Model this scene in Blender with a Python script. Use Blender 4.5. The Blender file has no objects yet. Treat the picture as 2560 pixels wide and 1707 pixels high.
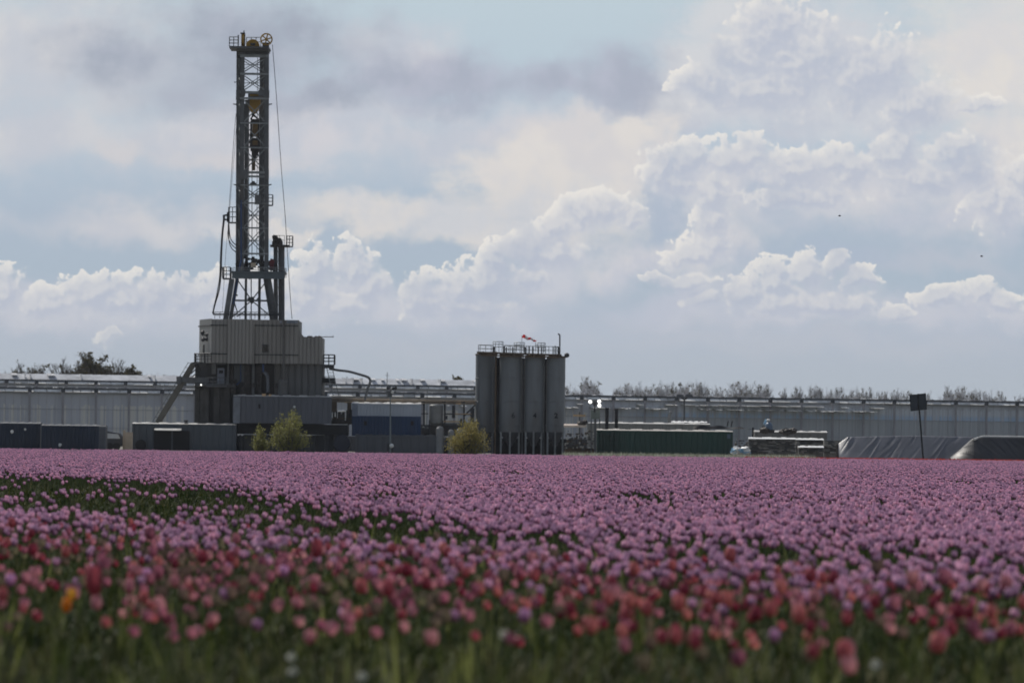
import bpy, math, random
import numpy as np
from mathutils import Vector, Matrix
SC = bpy.context.scene
R = math.radians
# ------------------------------------------------------------------ camera
F = 14222.0
EYE = 1.32
HZ = 1100.0
PITCH = math.atan((HZ-853.5) / F)
ROLL = R(0.7)
fw = Vector((0, math.cos(PITCH), math.sin(PITCH)))
r0 = Vector((1, 0, 0)); u0 = Vector((0, -math.sin(PITCH), math.cos(PITCH)))
rt = r0 * math.cos(ROLL) + u0 * math.sin(ROLL)
up = u0 * math.cos(ROLL) - r0 * math.sin(ROLL)
cd = bpy.data.cameras.new('camera'); cam = bpy.data.objects.new('camera', cd)
SC.collection.objects.link(cam); SC.camera = cam
M = Matrix((rt, up, -fw)).transposed().to_4x4(); M.translation = (0, 0, EYE)
cam.matrix_world = M
cd.sensor_width = 36; cd.lens = 200; cd.clip_start = 0.5; cd.clip_end = 9000
cd.dof.use_dof = True; cd.dof.focus_distance = 150; cd.dof.aperture_fstop = 4.5
SC.view_settings.view_transform = 'Standard'; SC.view_settings.look = 'None'
SC.view_settings.exposure = 0.13; SC.view_settings.gamma = 1

def P(px, py, Y):
    d = fw + rt * ((px - 1280) / F) + up * ((853.5 - py) / F)
    return Vector((0, 0, EYE)) + d * (Y / d.y)
def lin(r, g, b):
    f = lambda c: (c / 255 / 12.92) if c <= 10.31 else ((c / 255 + .055) / 1.055) ** 2.4
    return (f(r), f(g), f(b), 1)

# ------------------------------------------------------------------ sun + sky
SUN_AZ = R(-38); SUN_EL = R(50)
sd = bpy.data.lights.new('sun', 'SUN'); so = bpy.data.objects.new('sun', sd); SC.collection.objects.link(so)
sv = Vector((math.sin(SUN_AZ) * math.cos(SUN_EL), math.cos(SUN_AZ) * math.cos(SUN_EL), math.sin(SUN_EL)))
so.rotation_euler = sv.to_track_quat('Z', 'Y').to_euler(); so.location = (0, 0, 60)
sd.energy = 3.0; sd.angle = R(0.5); sd.color = (1, .95, .87)
W = bpy.data.worlds.new("World"); SC.world = W; W.use_nodes = True
nt = W.node_tree; N = nt.nodes; L = nt.links; N.clear()

class G:                                             # small node-graph writer
    def __init__(s, tree): s.t = tree
    def n(s, typ, **k):
        o = s.t.nodes.new(typ)
        for a, b in k.items(): setattr(o, a, b)
        return o
    def put(s, sock, v):
        if isinstance(v, bpy.types.NodeSocket): s.t.links.new(v, sock)
        else: sock.default_value = v
    def m(s, op, a, b=None, c=None, clamp=False):
        o = s.n('ShaderNodeMath', operation=op, use_clamp=clamp); s.put(o.inputs[0], a)
        if b is not None: s.put(o.inputs[1], b)
        if c is not None: s.put(o.inputs[2], c)
        return o.outputs[0]
    def v(s, op, a, b=None, out=0):
        o = s.n('ShaderNodeVectorMath', operation=op); s.put(o.inputs[0], a)
        if b is not None: s.put(o.inputs[1], b)
        return o.outputs[out]
    def mix(s, f, a, b):
        o = s.n('ShaderNodeMix', data_type='RGBA'); s.put(o.inputs[0], f); s.put(o.inputs[6], a); s.put(o.inputs[7], b)
        return o.outputs[2]
    def ss(s, x, a, b):
        o = s.n('ShaderNodeMapRange', interpolation_type='SMOOTHSTEP'); s.put(o.inputs[0], x); s.put(o.inputs[1], a); s.put(o.inputs[2], b)
        return o.outputs[0]
    def noise(s, vec, scale, detail=5, rough=.55, color=False, dist=0, D2=True):
        o = s.n('ShaderNodeTexNoise', noise_dimensions='2D' if D2 else '3D'); s.put(o.inputs['Vector'], vec); o.inputs['Scale'].default_value = scale
        o.inputs['Detail'].default_value = detail; o.inputs['Roughness'].default_value = rough; o.inputs['Distortion'].default_value = dist
        return o.outputs[1 if color else 0]
g = G(nt)
def UV(px, py):                                     # photo direction -> (azimuth, elevation) in units of 1/F rad, V downwards
    d = P(px, py, 1000) - Vector((0, 0, EYE))
    return (math.atan2(d.x, d.y) * F + 1280, HZ - math.atan2(d.z, math.hypot(d.x, d.y)) * F)
# density group: cumulus banks
BANK = [(10,728,62,64),(115,765,95,55),(228,735,72,66),(305,750,85,66),(390,735,55,66),(470,748,65,60),(560,735,78,68),
 (650,730,60,50),(790,670,52,62),(882,668,62,66),(930,725,64,62),(765,745,95,75),(860,760,110,50),
 (1050,755,85,70),(1135,730,75,62),(1215,700,65,60),(1250,650,48,48),(1335,625,65,55),(1170,775,130,45),
 (1400,640,85,60),(1385,575,52,52),(1445,540,60,58),(1520,525,62,55),(1330,700,90,50),(1580,545,40,45),
 (1650,425,50,50),(1722,400,62,62),(1690,450,85,40),(1780,480,60,60),(1775,540,55,75),(1740,640,95,38),(1790,600,50,60),
 (1850,400,90,62),(1990,425,120,64),(2110,420,110,60),(2235,382,80,56),(2380,375,80,55),(2435,425,75,70),(2300,450,150,70),(2010,490,180,45),
 (2500,520,90,75),(2560,440,60,60),(1925,70,95,95),(1850,150,95,70),(1770,215,100,60),(2010,160,150,130),(2160,190,160,130),(2290,270,120,95),(1900,240,170,70),(2440,262,60,26),
 (1860,735,70,55),(1940,710,75,62),(2020,690,72,60),(2088,665,36,42),(2150,705,62,44),(1960,755,160,50),(2080,760,140,40),(1750,750,60,40),
 (2350,745,75,36),(2445,732,66,44),(2510,765,70,40),(2240,780,90,26),(275,850,34,26),(1700,700,100,26)]
gt = bpy.data.node_groups.new('cloud_density', 'ShaderNodeTree')
gt.interface.new_socket('Vector', in_out='INPUT', socket_type='NodeSocketVector')
gt.interface.new_socket('Density', in_out='OUTPUT', socket_type='NodeSocketFloat')
gi = gt.nodes.new('NodeGroupInput'); go = gt.nodes.new('NodeGroupOutput'); q = G(gt)
vin = gi.outputs[0]
w1 = q.v('MULTIPLY', q.v('SUBTRACT', q.noise(vin, 1/95, 3, .5, True), (.5, .5, .5)), (70, 60, 0))
w2 = q.v('MULTIPLY', q.v('SUBTRACT', q.noise(vin, 1/26, 3, .55, True), (.5, .5, .5)), (24, 24, 0))
vw = q.v('ADD', vin, q.v('ADD', w1, w2))
acc = None
for (cx, cy, rx, ry) in BANK:
    u, v = UV(cx, cy)
    e = q.v('LENGTH', q.v('MULTIPLY', q.v('SUBTRACT', vw, (u, v, 0)), (1 / (rx*1.22), 1 / (ry*1.18), 0)), out=1)
    acc = e if acc is None else q.m('SMOOTH_MIN', acc, e, .22)
d0 = q.m('SUBTRACT', 1.0, acc)
vo = q.n('ShaderNodeTexVoronoi', feature='F1', voronoi_dimensions='2D'); vo.inputs['Scale'].default_value = 1/40
vo.inputs['Detail'].default_value = 1.0; vo.inputs['Roughness'].default_value = .55
q.put(vo.inputs['Vector'], q.v('ADD', vw, q.v('MULTIPLY', q.v('SUBTRACT', q.noise(vin, 1/11, 3, .6, True), (.5,.5,.5)), (9,9,0))))
bil = q.m('SUBTRACT', .45, vo.outputs[0])
fb = q.m('SUBTRACT', q.noise(vin, 1/60, 6, .62), .5)
dd = q.m('ADD', q.m('ADD', d0, q.m('MULTIPLY', bil, .19)), q.m('MULTIPLY', fb, .75))
q.put(go.inputs[0], dd)

geo = g.n('ShaderNodeTexCoord'); sp = g.n('ShaderNodeSeparateXYZ'); L.new(geo.outputs['Generated'], sp.inputs[0])
X_, Y_, Z_ = sp.outputs
az = g.m('ARCTAN2', X_, Y_); el = g.m('ARCSINE', Z_)
U = g.m('MULTIPLY_ADD', az, F, 1280); V = g.m('MULTIPLY_ADD', el, -F, HZ)
cb = g.n('ShaderNodeCombineXYZ'); g.put(cb.inputs[0], U); g.put(cb.inputs[1], V); p0 = cb.outputs[0]
def dens(vec):
    o = g.n('ShaderNodeGroup'); o.node_tree = gt; g.put(o.inputs[0], vec); return o.outputs[0]
# clear air behind the clouds
ramp = g.n('ShaderNodeValToRGB'); g.put(ramp.inputs[0], g.m('DIVIDE', V, 1110))
cr = ramp.color_ramp
for i, (t, c) in enumerate([(0, (183,198,207)), (.3, (176,191,204)), (.5, (168,181,196)), (.62, (166,180,194)), (.75, (174,183,197)), (1, (170,180,190))]):
    e = cr.elements[i] if i < 2 else cr.elements.new(t)
    e.position = t; e.color = lin(*c)
cr.elements[1].position = .3 if len(cr.elements) < 3 else cr.elements[1].position
col = ramp.outputs[0]
big = g.v('MULTIPLY', g.v('SUBTRACT', g.noise(p0, 1/230, 6, .6, True), (.5, .5, .5)), (330, 190, 0))
pw = g.v('ADD', p0, big)
str_ = g.v('MULTIPLY', p0, (.45, 1, 1))
nA = g.noise(str_, 1/75, 8, .62)
nB = g.noise(p0, 1/170, 6, .6)
def soft(lst, color, op, edge=.75, color2=None):
    global col
    acc = None
    for (cx, cy, rx, ry) in lst:
        u, v = UV(cx, cy)
        e = g.v('LENGTH', g.v('MULTIPLY', g.v('SUBTRACT', pw, (u, v, 0)), (1 / rx, 1 / ry, 0)), out=1)
        acc = e if acc is None else g.m('SMOOTH_MIN', acc, e, .3)
    x = g.m('ADD', acc, g.m('MULTIPLY', g.m('SUBTRACT', nA, .5), .8))
    a = g.m('MULTIPLY', g.ss(x, 1.0 + edge * .45, 1.0 - edge), op)
    c = lin(*color) if color2 is None else g.mix(g.ss(nB, .35, .65), lin(*color), lin(*color2))
    col = g.mix(a, col, c)
soft([(120,130,420,190),(90,340,380,110),(520,340,330,120),(300,560,300,60)], (192,194,202), .85, .8, (203,202,205))
soft([(1000,150,200,90),(820,330,380,120),(1180,330,320,80)], (189,193,203), .88, .8, (203,201,206))
soft([(2000,150,330,210),(1750,240,300,120),(2150,270,300,110)], (187,191,202), .95, .6, (199,202,208))
soft([(1800,60,90,80),(1745,150,110,60),(1690,240,110,50)], (205,206,209), .8, .7)
soft([(2520,140,260,240),(2560,350,140,140)], (218,213,208), .95, .7, (209,207,208))
soft([(620,110,300,150),(480,210,240,80),(300,140,190,80),(760,240,200,60),(740,60,160,90)], (158,165,179), 1.0, .95, (170,176,189))
soft([(1100,205,340,75),(1560,190,170,100),(1380,215,200,60)], (164,170,185), .92, .8, (174,178,193))
soft([(1380,420,270,110),(1560,330,170,75),(1500,380,200,80)], (216,211,207), .95, .45, (207,204,205))
soft([(1020,540,440,56),(1380,520,260,90),(1250,590,250,44),(640,580,180,24)], (212,208,205), .92, .6, (201,202,206))
soft([(590,410,180,34),(330,385,110,36)], (203,200,202), .7, .8)
soft([(2050,860,700,34),(1750,800,300,40),(1100,880,260,30),(120,800,200,40),(2300,650,300,30)], (186,189,199), .55, .9)
soft([(150,790,260,60),(420,775,260,72),(880,745,160,85),(1150,770,240,72),(1360,690,150,90)], (194,196,205), .88, .7, (184,189,202))
soft([(1840,480,270,110),(2150,470,330,100),(2430,480,190,130),(1770,640,110,130),(1640,640,80,60),(1560,640,100,60)], (204,203,207), .92, .7, (190,193,204))
soft([(1960,770,260,64),(2400,780,240,50),(1700,770,180,50)], (194,196,205), .88, .7, (184,189,202))
soft([(1640,540,46,75),(1930,520,90,36),(2060,640,260,36)], (167,179,196), .75, .7)
# relief-lit cumulus banks in two ranks
def bankpass(pv, c_hi, c_mid, c_lo, op):
    global col
    D = dens(pv); Du = dens(g.v('ADD', pv, (-9, -15, 0)))
    grad = g.m('SUBTRACT', D, Du)
    lit = g.ss(grad, -.14, .30)
    wdt = g.m('ADD', .05, g.m('MULTIPLY', g.m('SUBTRACT', 1, lit), .62))
    a = g.m('MULTIPLY', g.m('SMOOTHSTEP' if False else 'MULTIPLY', g.ss(D, 0.0, wdt), 1.0), op)
    depth = g.ss(D, .02, .62)
    body = g.mix(depth, lin(*c_mid), lin(*c_lo))
    body = g.mix(g.m('MULTIPLY', lit, g.m('SUBTRACT', 1.0, g.m('MULTIPLY', depth, .55))), body, lin(*c_hi))
    body = g.mix(g.m('MULTIPLY', g.ss(nB, .5, .7), .55), body, lin(172, 180, 196))
    col = g.mix(a, col, body)
bankpass(p0, (228, 224, 218), (205, 206, 210), (180, 186, 200), .84)
# far haze over the skyline
hz = g.ss(V, 760, 1000)
col = g.mix(g.m('MULTIPLY', hz, .85), col, lin(173, 182, 192))
bgd = g.n('ShaderNodeBackground'); g.put(bgd.inputs[0], col); bgd.inputs[1].default_value = 1.0
# rest of the dome: daylight sky with broken cloud
sky = g.n('ShaderNodeTexSky'); sky.sky_type = 'NISHITA'; sky.sun_disc = False
sky.sun_elevation = SUN_EL; sky.sun_rotation = SUN_AZ
cl = g.ss(g.noise(geo.outputs['Generated'], 3.2, 5, .6, D2=False), .38, .62)
skyc = g.v('SCALE', sky.outputs[0]); skyc.node.inputs['Scale'].default_value = .085
dome = g.mix(g.m('MULTIPLY', cl, .8), skyc, (.40, .41, .43, 1))
bgs = g.n('ShaderNodeBackground'); g.put(bgs.inputs[0], dome); bgs.inputs[1].default_value = 0.85
inn = g.m('MULTIPLY', g.m('MULTIPLY', g.m('LESS_THAN', g.m('ABSOLUTE', az), .2), g.m('LESS_THAN', g.m('ABSOLUTE', g.m('SUBTRACT', el, .04)), .08)), g.m('GREATER_THAN', Y_, 0))
ms = g.n('ShaderNodeMixShader'); g.put(ms.inputs[0], inn); L.new(bgs.outputs[0], ms.inputs[1]); L.new(bgd.outputs[0], ms.inputs[2])
ow = g.n('ShaderNodeOutputWorld'); L.new(ms.outputs[0], ow.inputs[0])
W.cycles.sampling_method = 'MANUAL'; W.cycles.sample_map_resolution = 512

# ------------------------------------------------------------------ helpers
COL = SC.collection
SPLIT = {'roof_gear','mast_joint_collar','sheave_bracket','motor_housing','control_cabinet','window_frame','support_frame','pump_frame','cabin_trim','vent','valve','support_post','timber_block','timber_plank',
 'blue_hose','hydraulic_motor','lamp_cluster','wall_pillar','leg','tower_leg','beige_cabinet','fan_opening','pressure_valve','substructure_leg','block_side_plate','mast_leg_frame','dark_gap_slab'}
class MB:
    def __init__(s): s.v = []; s.f = []; s.mi = []; s.cur = 0
    def face(s, pts):
        i = len(s.v); s.v += [tuple(p) for p in pts]; s.f.append(tuple(range(i, i + len(pts)))); s.mi.append(s.cur)
    def hexa(s, a):                                  # 8 corners: bottom 4 ccw, top 4 ccw
        i = len(s.v); s.v += [tuple(p) for p in a]
        for q_ in ((3,2,1,0),(4,5,6,7),(0,1,5,4),(1,2,6,5),(2,3,7,6),(3,0,4,7)):
            s.f.append(tuple(i + k for k in q_)); s.mi.append(s.cur)
        return s
    def box(s, x0, x1, y0, y1, z0, z1):
        return s.hexa([(x0,y0,z0),(x1,y0,z0),(x1,y1,z0),(x0,y1,z0),(x0,y0,z1),(x1,y0,z1),(x1,y1,z1),(x0,y1,z1)])
    def pbox(s, px0, px1, py0, py1, Y, D, z0=None):  # front face placed at its direction and distance
        cx, cy = (px0+px1)/2, (py0+py1)/2
        a, b = P(px0, cy, Y).x, P(px1, cy, Y).x
        zt = P(cx, py0, Y).z; zb = P(cx, py1, Y).z if z0 is None else z0
        return s.box(a, b, Y, Y + D, zb, zt)
    def tube(s, p0, p1, r, r1=None, n=6, cap=True):
        p0, p1 = Vector(p0), Vector(p1); r1 = r if r1 is None else r1
        d = (p1 - p0); 
        if d.length < 1e-6: return s
        d.normalize(); a = d.orthogonal().normalized(); b = d.cross(a); i = len(s.v)
        for p, q_ in ((p0, r), (p1, r1)):
            for k in range(n):
                t = 2*math.pi*(k+.5)/n; s.v.append(tuple(p + (a*math.cos(t) + b*math.sin(t))*q_))
        for k in range(n):
            s.f.append((i+k, i+(k+1)%n, i+n+(k+1)%n, i+n+k)); s.mi.append(s.cur)
        if cap: s.f += [tuple(i+k for k in range(n))[::-1], tuple(i+n+k for k in range(n))]; s.mi += [s.cur]*2
        return s
    def bar(s, p0, p1, w, h=None):                   # square section beam
        p0, p1 = Vector(p0), Vector(p1); h = w if h is None else h
        d = (p1-p0).normalized(); a = d.cross(Vector((0,1,0)))
        if a.length < .01: a = Vector((1,0,0))
        a = a.normalized()*w/2; b = d.cross(a).normalized()*h/2
        return s.hexa([p0-a-b, p0+a-b, p0+a+b, p0-a+b, p1-a-b, p1+a-b, p1+a+b, p1-a+b])
    def pline(s, pts, r, n=6):
        for a, b in zip(pts, pts[1:]): s.tube(a, b, r, n=n)
        return s
    def lathe(s, c, prof, n=32, axis='Z', arc=(0, 2*math.pi)):
        c = Vector(c); i = len(s.v); full = abs(arc[1]-arc[0]-2*math.pi) < 1e-6; m = n if full else n+1
        for (r, h) in prof:
            for k in range(m):
                t = arc[0] + (arc[1]-arc[0])*k/n; o = (r*math.cos(t), r*math.sin(t), h)
                if axis == 'Y': o = (o[0], o[2], o[1])
                s.v.append(tuple(c + Vector(o)))
        for j in range(len(prof)-1):
            for k in range(n):
                k2 = (k+1) % m
                s.f.append((i+j*m+k, i+j*m+k2, i+(j+1)*m+k2, i+(j+1)*m+k)); s.mi.append(s.cur)
        return s
    def prism(s, pts, y0, y1):                       # pts: (x,z) outline
        n = len(pts); i = len(s.v)
        s.v += [(x, y0, z) for x, z in pts] + [(x, y1, z) for x, z in pts]
        s.f.append(tuple(range(i, i+n))); s.f.append(tuple(range(i+2*n-1, i+n-1, -1))); s.mi += [s.cur]*2
        for k in range(n): s.f.append((i+k, i+n+k, i+n+(k+1)%n, i+(k+1)%n)); s.mi.append(s.cur)
        return s
    def ribbed(s, x0, x1, y, z0, z1, pitch=.38, dep=.07, back=.12):   # trapezoid-profile cladding facing -y
        x = x0; prof = []
        while x < x1 - 1e-4:
            for fr, dd_ in ((0, 0), (.12, 0), (.2, -dep), (.88, -dep), (.96, 0)):
                xx = x + fr*pitch
                if xx <= x1: prof.append((xx, y + dep + dd_))
            x += pitch
        prof.append((x1, prof[-1][1])); i = len(s.v); n = len(prof)
        for z in (z0, z1): s.v += [(a, b, z) for a, b in prof]
        for k in range(n-1): s.f.append((i+k, i+k+1, i+n+k+1, i+n+k)); s.mi.append(s.cur)
        return s.box(x0, x1, y+dep+.01, y+dep+back, z0, z1)
    def rail(s, pts, h, r=.025, step=1.2, mids=1):   # railing along a polyline of floor points
        for a, b in zip(pts, pts[1:]):
            a, b = Vector(a), Vector(b); n = max(1, round((b-a).length/step)); upv = Vector((0,0,h))
            for k in range(n+1): p = a + (b-a)*k/n; s.tube(p, p+upv, r, n=4)
            for m_ in range(mids+1): o = upv*(m_+1)/(mids+1); s.tube(a+o, b+o, r, n=4)
        return s
    def ico(s, c, rx, ry, rz, n=10, m=6, seed=0, jit=0):
        rd = random.Random(seed); c = Vector(c); rows = []
        for j in range(m+1):
            ph = math.pi*j/m; row = []
            for k in range(n):
                t = 2*math.pi*k/n; q_ = 1 + rd.uniform(-jit, jit)
                row.append(len(s.v)); s.v.append((c.x+rx*q_*math.sin(ph)*math.cos(t), c.y+ry*q_*math.sin(ph)*math.sin(t), c.z+rz*q_*math.cos(ph)))
            rows.append(row)
        for j in range(m):
            for k in range(n): s.f.append((rows[j+1][k], rows[j+1][(k+1)%n], rows[j][(k+1)%n], rows[j][k])); s.mi.append(s.cur)
        return s
    def pieces(s):
        par = list(range(len(s.v)))
        def find(a):
            while par[a] != a: par[a] = par[par[a]]; a = par[a]
            return a
        for f in s.f:
            for k in f[1:]: par[find(k)] = find(f[0])
        gr = {}
        for f, mi in zip(s.f, s.mi): gr.setdefault(find(f[0]), []).append((f, mi))
        out = []
        for lst in gr.values():
            m = MB(); mp = {}
            for f, mi in lst:
                for k in f:
                    if k not in mp: mp[k] = len(m.v); m.v.append(s.v[k])
                m.f.append(tuple(mp[k] for k in f)); m.mi.append(mi)
            out.append(m)
        return out
    def build(s, name, mat, parent=None, local=False, smooth=False):
        if name in SPLIT:
            r = [m._build(name, mat, parent, local, smooth) for m in s.pieces()]
            return r[0]
        return s._build(name, mat, parent, local, smooth)
    def _build(s, name, mat, parent=None, local=False, smooth=False):
        off = Vector((0,0,0))
        if parent is not None and not local:
            p_ = parent
            while p_ is not None: off += p_.location; p_ = p_.parent
        me = bpy.data.meshes.new(name)
        me.from_pydata([tuple(Vector(v) - off) for v in s.v], [], s.f)
        for m_ in (mat if isinstance(mat, (list, tuple)) else [mat]): me.materials.append(m_)
        if isinstance(mat, (list, tuple)): me.polygons.foreach_set('material_index', s.mi)
        if smooth: me.polygons.foreach_set('use_smooth', [True]*len(me.polygons))
        me.update(); o = bpy.data.objects.new(name, me); COL.objects.link(o)
        if parent is not None: o.parent = parent
        return o
def tag(o, label=None, cat=None, group=None, kind=None):
    for k, v in (('label', label), ('category', cat), ('group', group), ('kind', kind)):
        if v: o[k] = v
    return o
def thing(name, label, cat, loc=(0,0,0), group=None, rz=0):
    o = bpy.data.objects.new(name, None); o.empty_display_size = .2; COL.objects.link(o)
    o.location = loc; o.rotation_euler = (0,0,rz)
    return tag(o, label, cat, group)
def dup(root, loc, label=None, rz=None, sc=None):
    r = root.copy(); COL.objects.link(r); r.location = loc
    if rz is not None: r.rotation_euler = (0,0,rz)
    if sc is not None: r.scale = sc
    if label: r['label'] = label
    for ch in list(root.children):
        c = ch.copy(); COL.objects.link(c); c.parent = r
        for g_ in list(ch.children):
            d = g_.copy(); COL.objects.link(d); d.parent = c
    return r

# ------------------------------------------------------------------ materials
MATS = {}
def mat(name, col, rough=.6, metal=0, var=.18, scale=1.5, dirt=0, streak=False, transl=0, rnd=0, col2=None, spec=.4, tip=None):
    if name in MATS: return MATS[name]
    m = bpy.data.materials.new(name); m.use_nodes = True; t = m.node_tree; t.nodes.clear(); h = G(t)
    tc = h.n('ShaderNodeTexCoord').outputs['Object']
    vec = h.v('MULTIPLY', tc, (1, 1, .12)) if streak else tc
    nz = h.noise(vec, scale, 5, .6, D2=False); base = (*col, 1)
    lo = tuple(c*(1-var) for c in col) + (1,); hi = tuple(min(1, c*(1+var)) for c in col) + (1,)
    c = h.mix(h.ss(nz, .3, .7), lo, hi)
    if dirt:
        n2 = h.noise(h.v('MULTIPLY', tc, (1, 1, .2)), scale*.35, 6, .65, D2=False)
        c = h.mix(h.m('MULTIPLY', h.ss(n2, .44, .68), min(1, dirt*1.4)), c, (.07, .055, .04, 1))
    if rnd:
        oi = h.n('ShaderNodeObjectInfo').outputs['Random']
        if col2: c = h.mix(h.m('MULTIPLY', h.m('POWER', oi, 1.6), 1.0), c, (*col2, 1))
        k = h.m('MULTIPLY_ADD', oi, rnd, 1 - rnd/2)
        sc_ = h.n('ShaderNodeVectorMath', operation='SCALE'); h.put(sc_.inputs[0], c); h.put(sc_.inputs['Scale'], k); c = sc_.outputs[0]
    if tip:                                          # pale petal tips, plus lit top and shaded base painted in: (z0, z1, base tint, tip tint)
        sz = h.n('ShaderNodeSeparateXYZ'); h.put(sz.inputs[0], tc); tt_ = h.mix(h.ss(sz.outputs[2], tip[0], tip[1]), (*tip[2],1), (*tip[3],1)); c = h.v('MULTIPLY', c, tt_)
    b = h.n('ShaderNodeBsdfPrincipled'); h.put(b.inputs['Base Color'], c)
    h.put(b.inputs['Roughness'], h.m('MULTIPLY_ADD', nz, .25, rough-.12, clamp=True)); b.inputs['Metallic'].default_value = metal
    b.inputs['Specular IOR Level'].default_value = spec
    out = h.n('ShaderNodeOutputMaterial'); sh = b.outputs[0]
    if transl:
        tr = h.n('ShaderNodeBsdfTranslucent'); h.put(tr.inputs[0], c); mx = h.n('ShaderNodeMixShader')
        mx.inputs[0].default_value = transl; t.links.new(sh, mx.inputs[1]); t.links.new(tr.outputs[0], mx.inputs[2]); sh = mx.outputs[0]
    t.links.new(sh, out.inputs[0]); MATS[name] = m; return m
STEEL = mat('galvanised_steel', (.24,.26,.27), .5, .3, .2, 2, .25)
DSTEEL = mat('dark_steel', (.045,.047,.052), .55, .2, .25, 2)
MSTEEL = mat('weathered_grey_steel', (.115,.122,.13), .6, .2, .2, 1.2, .4)
GOLD = mat('ochre_painted_steel', (.42,.24,.03), .55, 0, .25, 1.5, .3)
CLAD = mat('off_white_cladding', (.265,.258,.245), .55, 0, .10, .35, .3, True)
CLAD2 = mat('grey_cladding', (.11,.114,.116), .6, 0, .14, .4, .5, True)
DARK = mat('black_opening', (.012,.012,.014), .8, 0, .2)
GREYC = mat('slate_grey_container_paint', (.09,.10,.122), .5, 0, .12, .4, .25, True)
DGREYC = mat('charcoal_container_paint', (.055,.062,.075), .55, 0, .2, .4, .3, True)
BLUEC = mat('navy_container_paint', (.010,.036,.095), .5, 0, .2, .5, .25, True)
NAVY = mat('deep_blue_container_paint', (.006,.019,.046), .5, 0, .25, .5, .3, True)
LBLUE = mat('pale_blue_grey_paint', (.36,.40,.46), .5, 0, .08, .5, .2, True)
GREENC = mat('dark_green_container_paint', (.011,.048,.038), .5, 0, .18, .4, .2, True)
WHITE = mat('white_paint', (.78,.78,.76), .4, 0, .06, 2, .1)
WHITED = mat('dusty_white_paint', (.6,.59,.56), .5, 0, .15, 2, .35)
SILO = mat('blue_grey_silo_paint', (.155,.172,.188), .42, 0, .16, .5, .5, True)
CONC = mat('concrete', (.27,.26,.24), .8, 0, .15, 1, .4)
BEIGE = mat('beige_panel', (.45,.37,.28), .7, 0, .15, 1)
TAN = mat('tan_timber', (.55,.38,.22), .7, 0, .2, 2)
BROWN = mat('rust_brown', (.10,.07,.045), .7, 0, .3, 1.5)
RED = mat('signal_red', (.75,.03,.025), .5, 0, .1, 2, transl=.3)
SOCKW = mat('sock_white', (.8,.8,.8), .6, 0, .05, 2, transl=.3)
PIPEB = mat('blue_pipe_paint', (.02,.05,.14), .5, 0, .2)
RUBBER = mat('black_rubber', (.02,.02,.022), .6, 0, .2)
MACH = mat('oily_machinery', (.05,.045,.042), .6, .2, .4, 3)
MAROON = mat('maroon_machinery', (.10,.015,.02), .6, 0, .3)
LAMPOFF = mat('lamp_glass', (.6,.62,.62), .15, 0, .05)
m = bpy.data.materials.new('lit_floodlight'); m.use_nodes = True
e_ = m.node_tree.nodes['Principled BSDF']; e_.inputs['Emission Color'].default_value = (1,.98,.93,1); e_.inputs['Emission Strength'].default_value = 1.7; e_.inputs['Base Color'].default_value = (.9,.9,.9,1)
LIT = m
BARK = mat('bare_twig_bark', (.14,.12,.10), .9, 0, .2, 1)
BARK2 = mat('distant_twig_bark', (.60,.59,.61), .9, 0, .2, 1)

# ------------------------------------------------------------------ setting
g_ = MB(); g_.face([(-2500,-60,0),(2500,-60,0),(2500,4500,0),(-2500,4500,0)])
ground = g_.build('ground', mat('soil_and_grass', (.05,.05,.028), .95, 0, .4, .08)); tag(ground, kind='structure')
g_ = MB(); g_.face([(-150,395,.01),(160,395,.01),(160,660,.01),(-150,660,.01)])
tag(g_.build('gravel_yard', mat('yard_gravel', (.20,.185,.16), .95, 0, .3, .3)), kind='structure')

YR = 527.0
def base(px, Y): p = P(px, 1120, Y); return (p.x, Y, 0)
# ---------------------------------------------------------------- drilling rig
rig = thing('drilling_rig', 'tall grey lattice drilling rig tower standing on a pale clad cabin block', 'drilling rig', base(640, YR))
def V2(px, py, Y=YR): return P(px, py, Y)
def hbar(b, x0, y0, x1, y1, w, Y=YR, d=None): b.bar(P(x0,y0,Y), P(x1,y1,Y), w, d if d else w)
FY, BY = YR-1.3, YR+1.3
K = YR/F                                             # metres per photo unit
# mast legs and lattice
b = MB()
for (xt, xb, w, Y, y0, y1) in ((606,604,11,FY,128,690),(667,666,11,FY,120,690),(596,594,9.5,BY,120,690),(655,654,11,BY,140,690),(617,616,8,YR,250,690)):
    hbar(b, xt, y0, xb, y1, w*K, Y, w*K*.8)
mastlegs = b.build('mast_leg_frame', MSTEEL, rig)
b = MB()
rr0 = random.Random(2)
girts = [140,185,231,246,308,369,431,441,463,508,570,634]
for y, w in zip(girts, (7,5.5,6,5,3,3,6,5,3,3,3,4)):
    hbar(b, 600, y, 671, y+1, w*K, FY-.15, .2); hbar(b, 592, y-1, 658, y, min(w,3)*K, BY)
for ya, yb in ((146,181),(189,227),(250,306),(310,367),(371,429),(466,507),(510,568),(572,632)):
    hbar(b, 609, ya, 664, yb, 2.6*K, FY-.1, .1); hbar(b, 609, yb, 664, ya, 2.6*K, FY-.1, .1)
    hbar(b, 594, ya, 604, yb, 1.8*K, YR); hbar(b, 658, yb, 666, ya, 1.8*K, YR)
    hbar(b, 598, ya, 655, yb, 1.8*K, BY); hbar(b, 598, yb, 655, ya, 1.8*K, BY)
    b.bar(P(606,yb,FY), P(597,ya,BY), 2*K); b.bar(P(667,ya,FY), P(655,yb,BY), 2*K)
for ya, yb in zip(girts, girts[1:]):
    ym = (ya+yb)/2
    if yb-ya > 25: hbar(b, 596, ym, 657, ym, 1.6*K, BY); hbar(b, 596, ym, 604, yb, 1.6*K, BY-.6); hbar(b, 657, ym, 664, ya, 1.6*K, BY-.6)
b.build('mast_bracing', STEEL, rig)
b = MB()
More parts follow.
